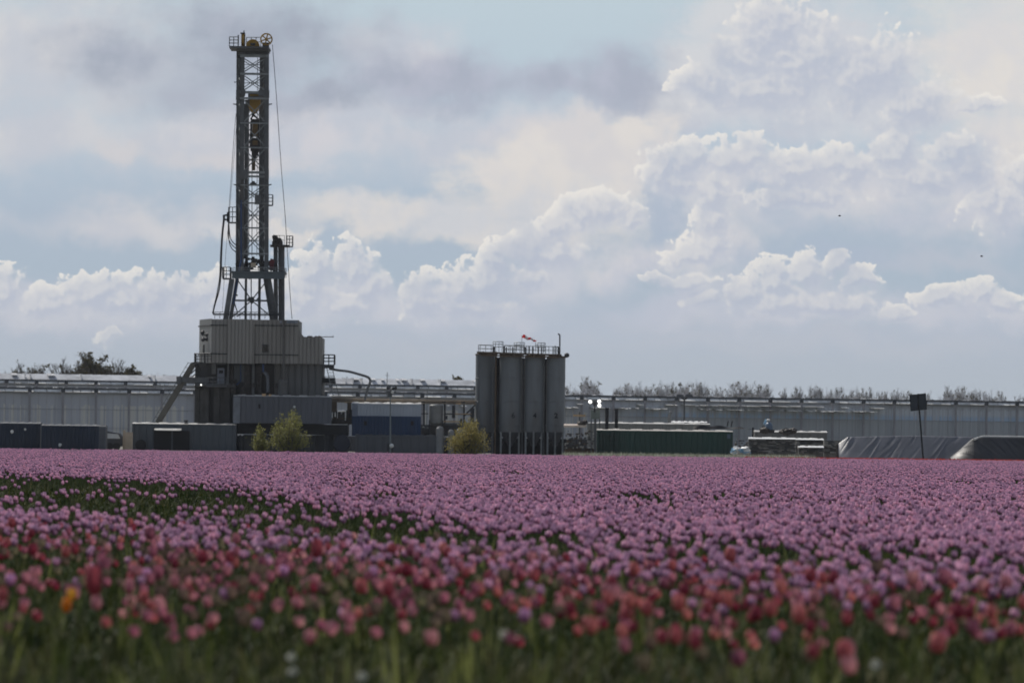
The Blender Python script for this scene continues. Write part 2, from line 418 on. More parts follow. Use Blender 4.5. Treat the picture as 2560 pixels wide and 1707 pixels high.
for x in (599, 609, 644, 661): b.tube(P(x,136,YR-.2), P(x+rr0.uniform(-2,2),640,YR-.2), .7*K, n=4)
b.build('hoist_line', DSTEEL, rig)
b = MB()
for (y, x0, x1) in ((261,583,593),(261,671,680),(462,584,592),(462,670,679),(206,585,593)):
    b.bar(P(x0,y,YR), P(x1,y,YR), 2*K)
    if y != 206: b.bar(P(x0 if x0<600 else x1,y-1,YR), P(x1 if x0<600 else x0,y+2,YR), 2.4*K)
for (x0,x1,y0,y1) in ((590,600,225,250),(660,673,225,245),(591,602,425,460),(602,620,425,448),(662,672,425,448),(646,660,225,240),(602,613,225,240)):
    b.pbox(x0,x1,y0,y1,FY-.35,.4)
b.build('mast_joint_collar', MSTEEL, rig)
b = MB()
for x in (612,622,630,648): b.tube(P(x,260,YR+.2),P(x,640,YR+.2),.9*K,n=4)
for x in (601,): b.tube(P(x,300,FY),P(x,640,FY),1.2*K,n=4)
b.build('guide_pipe', DSTEEL, rig)
b = MB(); b.tube(P(603,500,FY-.5), P(603,650,FY-.5), 2.2*K); b.pline([P(603,650,FY-.5),P(597,680,FY-.5),P(590,720,FY-.5),P(583,760,FY-.5)], 2.4*K)
b.build('blue_standpipe', PIPEB, rig)
# crown
b = MB(); b.pbox(573,672,116,121,FY-1.2,4.6); b.pbox(592,671,121,128,FY-.6,3.6); b.pbox(595,666,128,136,FY,2.6)
cr_ = b.build('crown_platform', MSTEEL, rig)
b = MB(); b.rail([P(573.5,116,FY-1.1),P(595,116,FY-1.1)], 23*K, .04, .35, 2); b.rail([P(573.5,116,FY-1.1),P(573.5,116,BY+1)], 23*K, .04, .9, 2)
b.rail([P(616,116,BY+1),P(652,116,BY+1)], 22*K, .035, .5, 1); b.build('crown_railing', STEEL, cr_)
def wheel(name, px, py, r, Y, w=.25, spokes=6, hub=.25, half=False):
    b = MB(); c = P(px, py, Y); a = (0, math.pi) if half else (0, 2*math.pi)
    b.lathe(c, [(r*.80,-w/2),(r,-w/2),(r*.93,0),(r,w/2),(r*.80,w/2),(r*.80,-w/2)], 36, 'Y', a)
    b.lathe(c, [(0,-w*.6),(hub*r,-w*.6),(hub*r,w*.6),(0,w*.6)], 16, 'Y', a)
    if half: b.lathe(c, [(0,-w*.3),(r*.8,-w*.3),(r*.8,w*.3),(0,w*.3)], 24, 'Y', a)
    else:
        for k in range(spokes):
            t = 2*math.pi*k/spokes+.3; b.bar(c, c+Vector((math.cos(t),0,math.sin(t)))*r*.85, .2*r, w*.6)
    return b.build(name, GOLD, rig)
wheel('crown_sheave', 666, 99, 15.5*K, FY-.4)
wheel('crown_sheave', 632, 116, 17*K, FY-.6, half=True)
b = MB(); c = P(608,99,YR-.4)
for k in (-1,1): b.lathe(c+Vector((k*.08,0,0)), [(0,0)], 3)
b = MB(); i0 = len(b.v)
n = 28
for x in (-.12,.12):
    for k in range(n):
        t = 2*math.pi*k/n; b.v.append((c.x+x, c.y+16*K*math.cos(t), c.z+17*K*math.sin(t)))
b.f += [tuple(range(n)), tuple(range(2*n-1,n-1,-1))] + [(k,n+k,n+(k+1)%n,(k+1)%n) for k in range(n)]; b.mi += [0]*(n+2)
b.build('crown_sheave', GOLD, rig)
b = MB(); b.pbox(603,605,84,116,YR-.9,.2); b.pbox(611,613,84,116,YR-.9,.2); b.pbox(594,597,88,116,YR-.5,.3); b.pbox(656,672,107,116,FY-.2,.8); b.pbox(626,638,108,114,FY-1.0,.2)
b.pbox(601,612,82,85,YR-.9,.3); b.tube(P(610,82,YR-.8),P(610,77,YR-.8),.05); b.build('sheave_bracket', DSTEEL, cr_)
# travelling block, hook and top drive
tb = MB(); tb.prism([(P(x,y,YR).x,P(x,y,YR).z) for x,y in ((621,233),(651,233),(651,262),(644,278),(640,284),(631,284),(625,276),(620,262))], YR-.5, YR+.5)
blk = tb.build('travelling_block', GOLD, rig)
b = MB(); b.pbox(623,650,232,236,YR-.55,.5); b.pbox(622,652,241,246,YR-.56,.4); b.pbox(620,624,228,262,YR-.58,.5); b.build('block_side_plate', MSTEEL, blk)
b = MB(); b.tube(P(634,283,YR),P(634,290,YR),.12); b.pline([P(634,290,YR),P(638,292,YR),P(643,296,YR),P(642,300,YR)],.08); b.pline([P(634,290,YR),P(629,294,YR),P(627,300,YR)],.08)
b.build('hook', DSTEEL, rig)
b = MB()
for (x0,x1,y0,y1,d) in ((627,648,298,306,.5),(624,650,345,368,.7),(626,647,368,378,.6),(629,645,378,388,.5),(631,641,388,396,.4),(625,629,303,345,.2),(644,648,303,345,.2),(621,626,350,358,.3)):
    b.pbox(x0,x1,y0,y1,YR-d,2*d)
td = b.build('top_drive', MACH, rig)
b = MB(); b.pbox(631,644,308,342,YR-.45,.8); b.pbox(631,644,352,363,YR-.8,.5); b.pbox(630,638,396,426,YR-.2,.4); b.build('motor_housing', mat('worn_ochre', (.17,.10,.025), .6, 0, .35, 2, .4), td)
# monkey boards, balconies, top flag light
b = MB(); b.pbox(637,651,487,511,FY-.5,.5); b.pbox(625,641,457,463,YR-.2,.4); b.pbox(629,637,453,458,YR-.2,.4); b.build('control_cabinet', MSTEEL, rig)
def balcony(x0, x1, yt, yf, Y, dep, name='balcony', step=.35, mids=2, mat_=DSTEEL):
    b = MB(); b.pbox(x0, x1, yf, yf+2.5, Y, dep)
    a, c_ = P(x0,yf,Y+.05), P(x1,yf,Y+.05); h = (yf-yt)*K; dv = Vector((0,dep-.1,0))
    b.rail([a+dv, a, c_, c_+dv], h, .035, step, mids); return b.build(name, mat_, rig)
balcony(670,681,487,512,YR-.6,1.2); balcony(571,591,518,555,YR-.8,1.6); balcony(716,731,590,615,YR-.5,1.2)
b = MB(); b.pbox(557,562,537,551,YR-.3,.5); b.pbox(562,571,536,540,YR-.3,.5); b.pbox(562,571,547,551,YR-.3,.5); b.pbox(567,574,530,555,YR-.3,.5); b.build('hose_manifold', DSTEEL, rig)
def curve(pts, n=8):
    out = []
    pts = [pts[0]] + pts + [pts[-1]]
    for i in range(1, len(pts)-2):
        a, b_, c_, d = [Vector(p) for p in pts[i-1:i+3]]
        for k in range(n):
            t = k/n; out.append(.5*((2*b_)+(c_-a)*t+(2*a-5*b_+4*c_-d)*t*t+(3*b_-a-3*c_+d)*t**3))
    out.append(Vector(pts[-1])); return out
for off, pts in ((0, [(561,550),(557,585),(554,640),(553,680),(548,725),(538,760),(534,778),(534,788)]), (-2.5, [(561,550),(557,590),(554,640),(552,690),(546,730),(538,765),(534,784)])):
    b = MB(); b.pline(curve([P(x+off,y,YR-.6) for x,y in pts]), 1.5*K); b.build('mud_hose', RUBBER, rig)
for pts in ([(571,553),(572,580),(573,605),(580,622),(590,630)], [(572,553),(575,590),(581,604),(591,614)], [(571,553),(571,592),(578,610),(590,621)]):
    b = MB(); b.pline(curve([P(x,y,YR-.5) for x,y in pts]), 1.1*K); b.build('service_loop', RUBBER, rig)
for pts, r_ in (([(681,112),(684,150),(691,240),(697,330),(704,430),(713,540),(716,590),(722,685),(727,760),(730,797)], .028), ([(590,285),(586,330),(579,430),(573,515)], .022), ([(592,300),(583,420),(571,560),(564,640),(556,780)], .016)):
    b = MB(); b.pline(curve([P(x,y,YR-.3) for x,y in pts], 4), r_, 4); b.build('steel_cable', DSTEEL, rig)
# machinery above the mid beam
rd = random.Random(5); b = MB()
for _ in range(64):
    x = rd.uniform(592, 692); y = rd.uniform(642, 676) if 600 < x < 672 else rd.uniform(655, 678); w = rd.uniform(4, 11); h = rd.uniform(4, 11)
    b.pbox(x-w/2, x+w/2, y-h/2, min(y+h/2,679), YR-1+rd.uniform(-.5,1.2), rd.uniform(.4,1))
for _ in range(12):
    x = rd.uniform(592,690); b.tube(P(x,680,YR-.9),P(x+rd.uniform(-12,12),rd.uniform(640,660),YR-.5),.05)
b.build('winch_machinery', MACH, rig)
b = MB(); b.pbox(627,639,657,669,YR-2.2,.8); b.build('tan_box', BEIGE, rig)
b = MB(); b.pbox(674,684,650,672,YR-1.6,.9); b.ico(P(680,655,YR-1.2),.25,.3,.3); b.build('hydraulic_motor', MAROON, rig)
# mid floor beam
b = MB(); b.pbox(580,711,680,697,YR-2.4,.45); b.pbox(575,712,678,681,YR-2.6,5.4); b.pbox(582,708,680,696,YR+2.2,.4); b.pbox(622,625,679,699,YR-2.5,.1); b.pbox(665,667,679,699,YR-2.5,.1)
beam = b.build('mid_beam', mat('blue_grey_steel', (.10,.13,.15), .5, .1, .15, .8, .25), rig)
b = MB(); b.rail([P(582,679,YR-2.5),P(710,679,YR-2.5)], 10*K, .03, .8, 1); b.rail([P(712,695,YR-2.3),P(715,695,YR-2.3)],24*K,.03,.3,2); b.build('beam_railing', STEEL, beam)
balcony(556,575,668,695,YR-1.6,2.4)
# right pipe columns with head platform
b = MB()
b.tube(P(689,615,YR),P(690,800,YR),5.4*K,n=12); b.tube(P(706,612,YR),P(706,800,YR),5.6*K,n=12); b.tube(P(698,615,YR+.8),P(699,800,YR+.8),3*K,n=8)
for y in range(630,795,22): b.tube(P(688,y,YR),P(706,y,YR),1.2*K)
b.build('pipe_column', MSTEEL, rig)
b = MB(); b.pbox(675,722,612,617,YR-1,2); b.pbox(680,706,603,612,YR-.6,1.2); b.pbox(682,694,594,604,YR-.5,1)
for _ in range(9): x=rd.uniform(680,705); b.ico(P(x,rd.uniform(592,606),YR-.5),.18,.18,.2,8,5,rd.random(),.15)
hp = b.build('column_head_platform', MACH, rig)
b = MB(); b.rail([P(686,612,YR+.8),P(711,612,YR+.8)], 23*K, .025, .45, 1); b.rail([P(711,612,YR-.9),P(711,612,YR+.8)],23*K,.025,.8,1); b.build('platform_railing', STEEL, hp)
# lower A-frame
for i, (xt, xb, w, Y) in enumerate(((580,564,13,YR-2),(593,576,9,YR+2),(672,690,11,YR-2),(664,680,11,YR+2))):
    b = MB(); b.bar(P(xt,697,Y),P(xb,800,Y), w*K, w*K*.8); b.build('substructure_leg', MSTEEL, rig)
b = MB()
for x,w in ((615,6),(649,6.5)): hbar(b,x,697,x-1,800,w*K,YR+1)
hbar(b,628,697,628,800,2.6*K,YR); hbar(b,584,751,676,752,4.5*K,YR+.5)
for (x0,y0,x1,y1) in ((594,700,630,752),(630,752,676,790),(667,702,628,752),(628,752,578,795),(586,757,594,782),(650,740,640,752),(592,792,612,778),(625,745,640,752),(560,785,690,786)):
    hbar(b,x0,y0,x1,y1,2.8*K,YR+.7)
for _ in range(8): x=rd.uniform(620,645); b.ico(P(x,rd.uniform(745,757),YR+.4),.15,.15,.15,6,4)
b.pbox(588,594,736,740,YR-.6,.3)
b.build('substructure_bracing', MSTEEL, rig)
b = MB(); b.rail([P(537,796,YR-2.6),P(700,797,YR-2.6)], 16*K, .028, .45, 1); b.bar(P(535,785,YR-2.7),P(700,786,YR-2.7), 3*K); b.build('deck_railing', DSTEEL, rig)
# ---- cabin block (rig floor enclosure)
CYF = YR-7.0                                         # front plane of the enclosure
def PC(px,py): return P(px,py,CYF)
zt = PC(640,799).z; zm = PC(640,908).z; z0r = PC(780,842).z
xL, xA, xB, xC, xD, xE = PC(489,850).x, PC(529,850).x, PC(569,850).x, PC(636,850).x, PC(747,850).x, PC(806,850).x
b = MB(); b.ribbed(xA, xB, CYF, zm, zt, .36); b.ribbed(xC, xD, CYF, zm, zt, .40)
b.box(xA+.02, xD-.02, CYF+.3, CYF+8, zm, zt-.05)
b.build('cabin_wall', CLAD, rig)
b = MB(); b.ribbed(xB, xC, CYF-.35, zm-.05, zt+.02, .33); b.build('projecting_wall_panel', CLAD, rig)
# angled left return wall
b = MB(); n = 16
left = []
for k in range(n*4+1):
    t = k/(n*4); ph = (k % 4); o = .06 if ph in (1,2) else 0
    left.append((xA+(xL-xA)*t - o*.8, CYF+.05+6.2*t - o*.5))
i = 0
for z in (zm, zt+.05): b.v += [(x,y,z) for x,y in left]
m_ = len(left)
for k in range(m_-1): b.f.append((k+1,k,m_+k,m_+k+1)); b.mi.append(0)
b.hexa([(xA,CYF+.2,zm),(xA,CYF+7,zm),(xL+.1,CYF+7,zm),(xL+.1,CYF+6.4,zm),(xA,CYF+.2,zt),(xA,CYF+7,zt),(xL+.1,CYF+7,zt),(xL+.1,CYF+6.4,zt)])
b.build('cabin_side_wall', mat('sunlit_side_cladding', (.36,.36,.35), .5, 0, .08, .4, .2, True), rig)  # paler copy of the cladding, sunlight on this side put into its colour
b = MB(); b.ribbed(xD, xE, CYF+.1, zm, z0r, .36)
b.prism([(xD,z0r),(PC(760,842).x,z0r),(PC(753,834).x,PC(753,834).z),(PC(749,822).x,PC(749,822).z),(xD,PC(747,815).z)], CYF+.12, CYF+.3)
b.box(xD, xE-.05, CYF+.4, CYF+8, zm, z0r-.06)
b.build('low_cabin_wall', CLAD, rig)
b = MB()
for (x0,x1,y) in ((529,568,813),(636,746,814),(529,568,884.5),(636,746,887)): b.pbox(x0,x1,y-1.4,y+1.4,CYF-.06,.12)
for y in (813,884.5): 
    a0 = Vector((xA-.05,CYF-.05,PC(529,y).z)); a1 = Vector((xL-.08,CYF+6.2,PC(529,y).z)); b.bar(a0,a1,.1,.1)
b.build('cabin_trim', DSTEEL, rig)
b = MB(); b.pbox(655.5,671,862,880,CYF-.05,.12); wn = b.build('window', mat('window_pane', (.03,.026,.022), .2, 0, .2), rig)
b = MB(); b.pbox(655,672,861,863,CYF-.08,.05); b.pbox(655,672,879,881,CYF-.08,.05); b.build('window_frame', DSTEEL, wn)
b = MB(); b.pbox(717,744,801.5,808,CYF-.07,.06); sg = b.build('name_board', mat('pale_sign', (.22,.25,.30), .5, 0, .05), rig)
b = MB(); b.pbox(720,737,804.6,806.2,CYF-.09,.03); b.build('board_stripe', mat('dark_sign_ink', (.05,.07,.10), .5), sg)
b = MB(); b.pbox(699,705,802,807.5,CYF-.07,.06); b.build('square_sign', mat('pale_sign2', (.26,.28,.33), .5, 0, .05), rig)
b = MB(); b.tube(Vector((PC(510,836).x,CYF+2.8,PC(510,836).z)), Vector((PC(503,836).x,CYF+1.6,PC(503,836).z)), .08)
lx = PC(508,838).x; lz = PC(508,838).z
for dx,dz in ((-.15,.3),(.3,.1),(-.1,-.35),(.25,-.3)): b.ico((lx+dx,CYF+1.8,lz+dz),.22,.2,.2,8,5,1,.15)
b.pbox(497,506,872,905,CYF+3.6,.2) if False else None
b.build('wall_floodlight', DSTEEL, rig)
b = MB(); b.pbox(508,511,862,884,CYF+1.5,.3); b.build('side_door', DARK, rig)
b = MB(); b.pbox(499,502.5,864,879,CYF+4.0,.3); b.build('side_window', WHITE, rig)
b = MB()
for _ in range(7): x=rd.uniform(766,800); b.ico((PC(x,840).x,CYF+rd.uniform(.2,2),z0r+.0),.16,.16,.10,8,5,rd.random(),.3)
b.tube(PC(806,842),PC(833,842),.035,n=4); b.tube(PC(833,843.5),PC(833,839),.035,n=4); b.build('roof_gear', BROWN, rig)
# side balconies of the cabin
a_ = MB(); a_.pbox(483,506,905,912,CYF+1.5,3.2); a_.rail([Vector((PC(484,905).x,CYF+4,PC(484,905).z)),PC(484,905)+Vector((0,1.6,0)),Vector((xA,CYF-.6,PC(529,905).z))],22*K,.035,.5,2)
for x in (484.5,487.5,510): a_.bar(PC(x,882)+Vector((0,1.7,0)),PC(x,908)+Vector((0,1.7,0)),3.4*K)
a_.build('side_balcony', DSTEEL, rig)
a_ = MB(); a_.pbox(806,834,911,920,CYF+.5,2.2); a_.rail([PC(808,911)+Vector((0,.5,0)),PC(835,911)+Vector((0,.5,0)),PC(835,911)+Vector((0,2.6,0))],24*K,.05,.42,2)
a_.build('side_balcony', DSTEEL, rig)
a_ = MB()                                             # ladder stair at the right
for x in (0,14): a_.bar(PC(816+x,920)+Vector((0,1,0)),PC(832+x,990)+Vector((0,1,0)),1.8*K)
for k in range(10):
    y=924+k*7; x=816+16*(y-920)/70; a_.bar(PC(x,y)+Vector((0,1,0)),PC(x+14,y)+Vector((0,1,0)),1*K)
a_.build('ladder', STEEL, rig)
a_ = MB(); a_.pbox(806,838,945,958,CYF+1.6,1.2)
for k in range(14): a_.pbox(807+k*2.2,808+k*2.2,940,960,CYF+1.4,.1)
a_.build('catwalk_grating', DSTEEL, rig)
a_ = MB(); a_.pline(curve([PC(x,y)+Vector((0,1.2,0)) for x,y in ((822,921),(845,925),(870,928),(900,936),(920,943),(925,953),(919,970),(911,1000))],5), 3.3*K, 8); a_.build('flow_line', MSTEEL, rig)
# lower storey
zl = PC(640,1062).z
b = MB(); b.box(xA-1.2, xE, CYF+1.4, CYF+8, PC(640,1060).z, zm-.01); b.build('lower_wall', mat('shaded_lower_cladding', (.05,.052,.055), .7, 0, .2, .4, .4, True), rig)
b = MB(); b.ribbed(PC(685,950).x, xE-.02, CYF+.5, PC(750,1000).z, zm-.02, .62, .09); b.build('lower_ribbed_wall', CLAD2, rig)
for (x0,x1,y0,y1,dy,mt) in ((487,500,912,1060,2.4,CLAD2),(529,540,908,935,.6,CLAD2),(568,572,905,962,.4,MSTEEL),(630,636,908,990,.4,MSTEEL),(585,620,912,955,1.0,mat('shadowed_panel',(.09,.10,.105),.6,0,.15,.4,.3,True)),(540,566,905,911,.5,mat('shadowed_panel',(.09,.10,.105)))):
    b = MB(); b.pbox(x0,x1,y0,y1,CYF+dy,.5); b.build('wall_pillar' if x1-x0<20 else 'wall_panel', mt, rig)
b = MB(); b.pbox(543,561,920,964,CYF+.8,.12); dr = b.build('door', mat('door_paint', (.17,.19,.23), .5, 0, .08), rig)
b = MB(); b.pbox(547.5,557.5,925.5,933,CYF+.77,.04); b.build('door_window', DARK, dr)
b = MB(); b.pbox(515,566,964,967,CYF-.2,1.6); b.pbox(487,585,958,962,CYF+.6,.8); b.rail([PC(515,964),PC(566,964)],20*K,.03,.6,1); b.build('door_landing', MSTEEL, rig)
b = MB(); b.pline([PC(601,912)+Vector((0,.6,0)),PC(601,952)+Vector((0,.6,0)),PC(590,962)+Vector((0,.6,0))],1.4*K); b.pline([PC(658,910),PC(658,930)],2.2*K); b.build('blue_hose', PIPEB, rig)
b = MB(); b.pline(curve([PC(x,y)+Vector((0,.4,0)) for x,y in ((660,930),(667,938),(669,955),(669,980))],5),4*K,8); b.build('duct', mat('pale_duct', (.14,.15,.17), .5), rig)
b = MB()
for (x0,x1,y0,y1) in ((641,655,912,985),(575,583,915,970),(684,690,912,985),(610,626,912,990),(700,716,912,918),(725,735,912,920)): b.pbox(x0,x1,y0,y1,CYF+.9,.3)
for _ in range(26):
    x=rd.uniform(570,700); y=rd.uniform(950,1000); w=rd.uniform(3,12); b.pbox(x,x+w,y-rd.uniform(2,9),y+4,CYF+rd.uniform(.2,1.0),.4)
b.build('shaded_equipment', MACH, rig)
b = MB()
for (x0,x1) in ((487,499),(512,522),(534,548),(560,574)): b.pbox(x0,x1,968,1062,CYF+rd.uniform(.3,1.2),1)
for (x0,x1) in ((500,512),(548,560)): b.pbox(x0,x1,972,1062,CYF+.9,1)
b.pbox(487,590,962,968,CYF+.2,3); b.bar(PC(512,970),PC(505,990),.1); b.build('substructure_plinth', mat('brown_grey_steel',(.065,.063,.06),.7,.1,.3,1,.4), rig)
b = MB(); b.tube(PC(709.5,798)+Vector((0,-.5,0)),PC(709.5,950)+Vector((0,-.5,0)),2.8*K,n=10); b.lathe(PC(707.5,1000)+Vector((0,-.6,0)),[(0,0),(12*K,0),(12*K,45*K),(8*K,50*K),(0,50*K)],20); b.build('vent_stack', CLAD2, rig)
b = MB(); b.ico(PC(503,962)+Vector((0,-.2,0)),.08,.08,.08); b.build('work_lamp', LIT, rig)
# inclined chute at the left
ch = MB(); A, B_ = PC(481,910)+Vector((0,1.5,0)), PC(392,1057)+Vector((0,1.5,0))
ch.bar(A, B_, 13*K, 1.2); chute = ch.build('inclined_chute', mat('olive_grey_steel',(.12,.115,.10),.7,.1,.2,.8,.3), rig)
b = MB(); o = Vector((-.34,0,.1)); b.bar(A+o*1.4,B_+o*1.4,.05)
for k in range(14): q_ = A.lerp(B_, k/13); b.bar(q_+o*.6, q_+o*1.5, .05)
b.build('chute_handrail', STEEL, chute)
b = MB(); b.pbox(443,522,943,956,CYF+.8,1.2); b.pbox(441,452,941,960,CYF+.6,1.4)
b.bar(PC(478,908),PC(500,906),4*K); b.bar(PC(477,935),PC(490,922),2.5*K); b.bar(PC(480,942),PC(492,932),2.5*K); b.build('chute_support_arm', MSTEEL, rig)

def clutter(name,label,cat,x0,x1,y0,y1,Y,mt,seed,n=60,big=9):
    rr=random.Random(seed); b=MB()
    for _ in range(n):
        x=rr.uniform(x0,x1); y=rr.uniform(y0,y1); w=rr.uniform(2,big); h=rr.uniform(2,big*.6); D=rr.uniform(.2,1)
        b.cur=rr.randrange(len(mt)); b.pbox(max(x0,x-w/2),min(x1,x+w/2),y,y+h,Y+rr.uniform(0,1.6),D)
    b.cur=0; b.pbox(x0,x1,y1-2,1128,Y+1.7,.4,z0=0)
    return tag(b.build(name,mt),label,cat)
# ---------------------------------------------------------------- containers and units
def container(name, label, cat, x0, x1, y0, y1, Y, mt, D=2.5, pitch=.28, group=None, doorend=None, edge=None, z0=None):
    t = thing(name, label, cat, base((x0+x1)/2, Y), group)
    cx, cy = (x0+x1)/2, (y0+y1)/2; a, c_ = P(x0,cy,Y).x, P(x1,cy,Y).x; zt_ = P(cx,y0,Y).z; zb = P(cx,y1,Y).z if z0 is None else z0
    b = MB(); fr = .14
    b.ribbed(a+fr, c_-fr, Y+.03, zb+fr, zt_-fr, pitch, .04); b.box(a+.02, c_-.02, Y+.25, Y+D-.02, zb+.02, zt_-.03); b.build('body', mt, t)
    b = MB()
    for x in (a, c_-fr): b.box(x, x+fr, Y, Y+fr, zb, zt_)
    b.box(a+fr, c_-fr, Y+.003, Y+fr, zb, zb+fr); b.box(a+fr, c_-fr, Y+.003, Y+fr, zt_-fr, zt_); b.build('frame', mt, t)
    b = MB(); n = 24
    for k in range(n):                               # slightly crowned roof sheet, catches the sun along its rim
        x = a+(c_-a)*k/n; x2 = a+(c_-a)*(k+1)/n; h = .07+.04*math.sin(k*1.7+x0)
        b.hexa([(x,Y,zt_),(x2,Y,zt_),(x2,Y+D,zt_),(x,Y+D,zt_),(x,Y+.02,zt_+.01),(x2,Y+.02,zt_+.01),(x2,Y+D*.5,zt_+h+.05),(x,Y+D*.5,zt_+h+.05)])
    b.build('roof', edge or WHITED, t)
    return t
t = container('office_container','long slate grey container raised under the rig cabin, level with its base','container',583,828,991,1058,CYF-2.5,GREYC,2.4,.5)
b = MB(); b.pbox(646,651,1010,1021,CYF-2.53,.05); b.build('window', DARK, t)
b = MB(); b.pbox(583,600,992,1058,CYF-2.52,.03); b.build('end_panel', mat('paler_slate',(.16,.18,.21),.5), t)
b = MB(); b.ico(P(736,1017,CYF-2.7),.12,.12,.12); b.build('wall_lamp', LAMPOFF, t)
b = MB(); b.pbox(655,664,984,991,CYF-2.3,.6); b.pbox(672,678,985,991,CYF-2.3,.5); SPLIT.discard('timber_block'); tag(b.build('timber_block', TAN, None), 'two small tan timber blocks lying on the slate grey container roof', 'timber')
t = container('workshop_container','low blue grey container with a wide black doorway left of the rig','container',330,590,1060,1130,CYF-3,mat('teal_grey_paint',(.06,.074,.09),.5,0,.15,.4,.35,True),3,.6,z0=0)
b = MB(); b.pbox(385,474,1076,1130,CYF-3.1,.3); op = b.build('doorway', DARK, t)
b = MB(); b.pbox(428,432,1076,1130,CYF-3.14,.05); b.build('door_post', DGREYC, op)
b = MB(); xa,xb=P(387,1073,CYF-3).x,P(454,1073,CYF-3).x; zz=P(420,1073,CYF-3).z
b.hexa([(xa,CYF-4.0,zz-.12),(xb,CYF-4.0,zz-.12),(xb,CYF-3,zz-.05),(xa,CYF-3,zz-.05),(xa,CYF-4.0,zz-.06),(xb,CYF-4.0,zz-.06),(xb,CYF-3,zz+.12),(xa,CYF-3,zz+.12)]); b.build('awning', WHITED, t)
b = MB(); b.lathe(P(352,1112,CYF-3.2),[(0,-.1),(.5,-.1),(.5,.1),(0,.1)],20,'Y'); b.build('fan_opening', DARK, t)
b = MB(); b.lathe((P(465,1060,CYF-2).x,CYF-2,P(465,1059,CYF-2).z),[(.15,0),(.15,.22),(.2,.25),(.2,.33),(0,.36)],12); b.build('roof_vent', DSTEEL, t)
# skid row under the grey container and below the blue one
t = thing('equipment_skid','dark shaded steel skid under the slate grey container behind the left bush','skid',base(700,CYF-1))
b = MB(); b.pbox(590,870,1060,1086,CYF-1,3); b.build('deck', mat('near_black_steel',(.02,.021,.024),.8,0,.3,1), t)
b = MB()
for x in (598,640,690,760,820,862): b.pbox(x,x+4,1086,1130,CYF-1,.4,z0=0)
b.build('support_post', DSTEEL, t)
b = MB(); rr = random.Random(9)
x = 592
while x < 868:
    w = rr.uniform(8,26); b.pbox(x,min(x+w-1.5,869),1086+rr.uniform(0,7),1130,CYF-.5+rr.uniform(0,.8),1.5,z0=0); x += w
b.build('cabinet_row', mat('dull_grey_cabinet',(.07,.074,.082),.65,0,.3,.3,.4,True), t)
b = MB(); b.lathe((P(855,1112,CYF-2).x,CYF-2.6,P(855,1108,CYF-2).z),[(0,0),(.72,0),(.78,.1),(.78,2.4),(0,2.5)],28,'Y')
tag(b.build('cable_drum', mat('dark_navy_tank',(.012,.016,.032),.5,0,.1)), 'dark navy round tank end standing under the pipe bridge', 'tank')
container('storage_container','low grey container under the white and blue container, half hidden by tulips','container',888,1090,1089,1130,CYF-2,mat('mid_grey_paint',(.085,.092,.105),.55,0,.12,.4,.3,True),2.4,.8,z0=0,edge=MSTEEL)
t = container('two_tone_container','container with pale blue grey upper half and navy lower half','container',880,1052,1009,1090,CYF-1,LBLUE,2.5,.3)
b = MB(); xa,xb=P(880,1060,CYF-1).x,P(1052,1060,CYF-1).x; b.box(xa-.01,xb+.01,CYF-1.05,CYF-.96,P(966,1090,CYF-1).z,P(966,1040,CYF-1).z)
b.ribbed(xa,xb,CYF-1.1,P(966,1088,CYF-1).z,P(966,1041,CYF-1).z,.3,.04,.05); b.build('navy_lower_panel', BLUEC, t)
b = MB(); b.pbox(910,917,1052,1063,CYF-1.14,.05); b.pbox(1027,1034,1052,1063,CYF-1.14,.05); b.build('vent', DARK, t)
b = MB(); b.pbox(880,893,1009,1040,CYF-1.06,.05); b.build('end_panel', mat('dim_blue_grey',(.17,.2,.26),.5), t)
# pipe bridge
t = thing('pipe_bridge','long brown grey horizontal pipe bridge reaching from the rig cabin to the silos','pipe bridge',base(1000,CYF+2))
def zc(px,py,Y): return P(px,py,Y)
b = MB()
for k,(dy,r_) in enumerate(((994.5,.06),(998,.09),(1001,.1))): b.tube(P(806,dy,CYF+2+k*.3),P(1192,dy+7,CYF+2+k*.3),r_,n=8)
b.bar(P(806,1003.5,CYF+2),P(1192,1010,CYF+2),.12); b.build('pipe', mat('sunlit_pipe_lagging',(.30,.25,.20),.5,.1,.25,1,.3), t)
b = MB()
for x in (872,966,1060,1112,1160): b.bar(P(x,1003,CYF+2.2),P(x,1062,CYF+2.2),.16); b.bar(P(x-6,1003,CYF+2.2),P(x,1014,CYF+2.2),.09)
b.bar(P(1160,1040,CYF+2.2),P(1188,1012,CYF+2.2),.14); b.bar(P(1110,1034,CYF+2.2),P(1185,1036,CYF+2.2),.1); b.bar(P(1070,1034,CYF+2.2),P(1052,1034,CYF+2.2),.08); b.build('support_frame', DSTEEL, t)
b = MB(); b.pbox(1104,1192,1057,1064,CYF+1,2); b.pbox(1052,1192,1062,1090,CYF+1.5,2.5); b.build('lower_deck', MSTEEL, t)
b = MB()
for x0,x1,y0,y1 in ((1130,1138,1013,1045),(1112,1119,1039,1048),(1176,1186,1020,1060),(1150,1156,1046,1060)): b.pbox(x0,x1,y0,y1,CYF+1.2,.5)
b.build('valve', DSTEEL, t)
b = MB(); b.pbox(1106,1150,1052,1055,CYF+1.0,.3); b.pbox(1140,1152,1007.5,1010.5,CYF+1.5,.4); b.pbox(862,886,1004,1007,CYF+1.5,.4); b.pbox(1134,1180,1033.5,1035.5,CYF+1.2,.2); b.build('timber_plank', TAN, t)
clutter('stacked_equipment','jumble of dark pipes and grey cabinets below the pipe bridge, left of the silos','equipment pile',1056,1188,1062,1118,CYF-1.5,[MACH,MSTEEL,mat('rusty_panel',(.12,.09,.07),.8,0,.3,2,.4),DGREYC,WHITED],14,70,11)
b = MB()
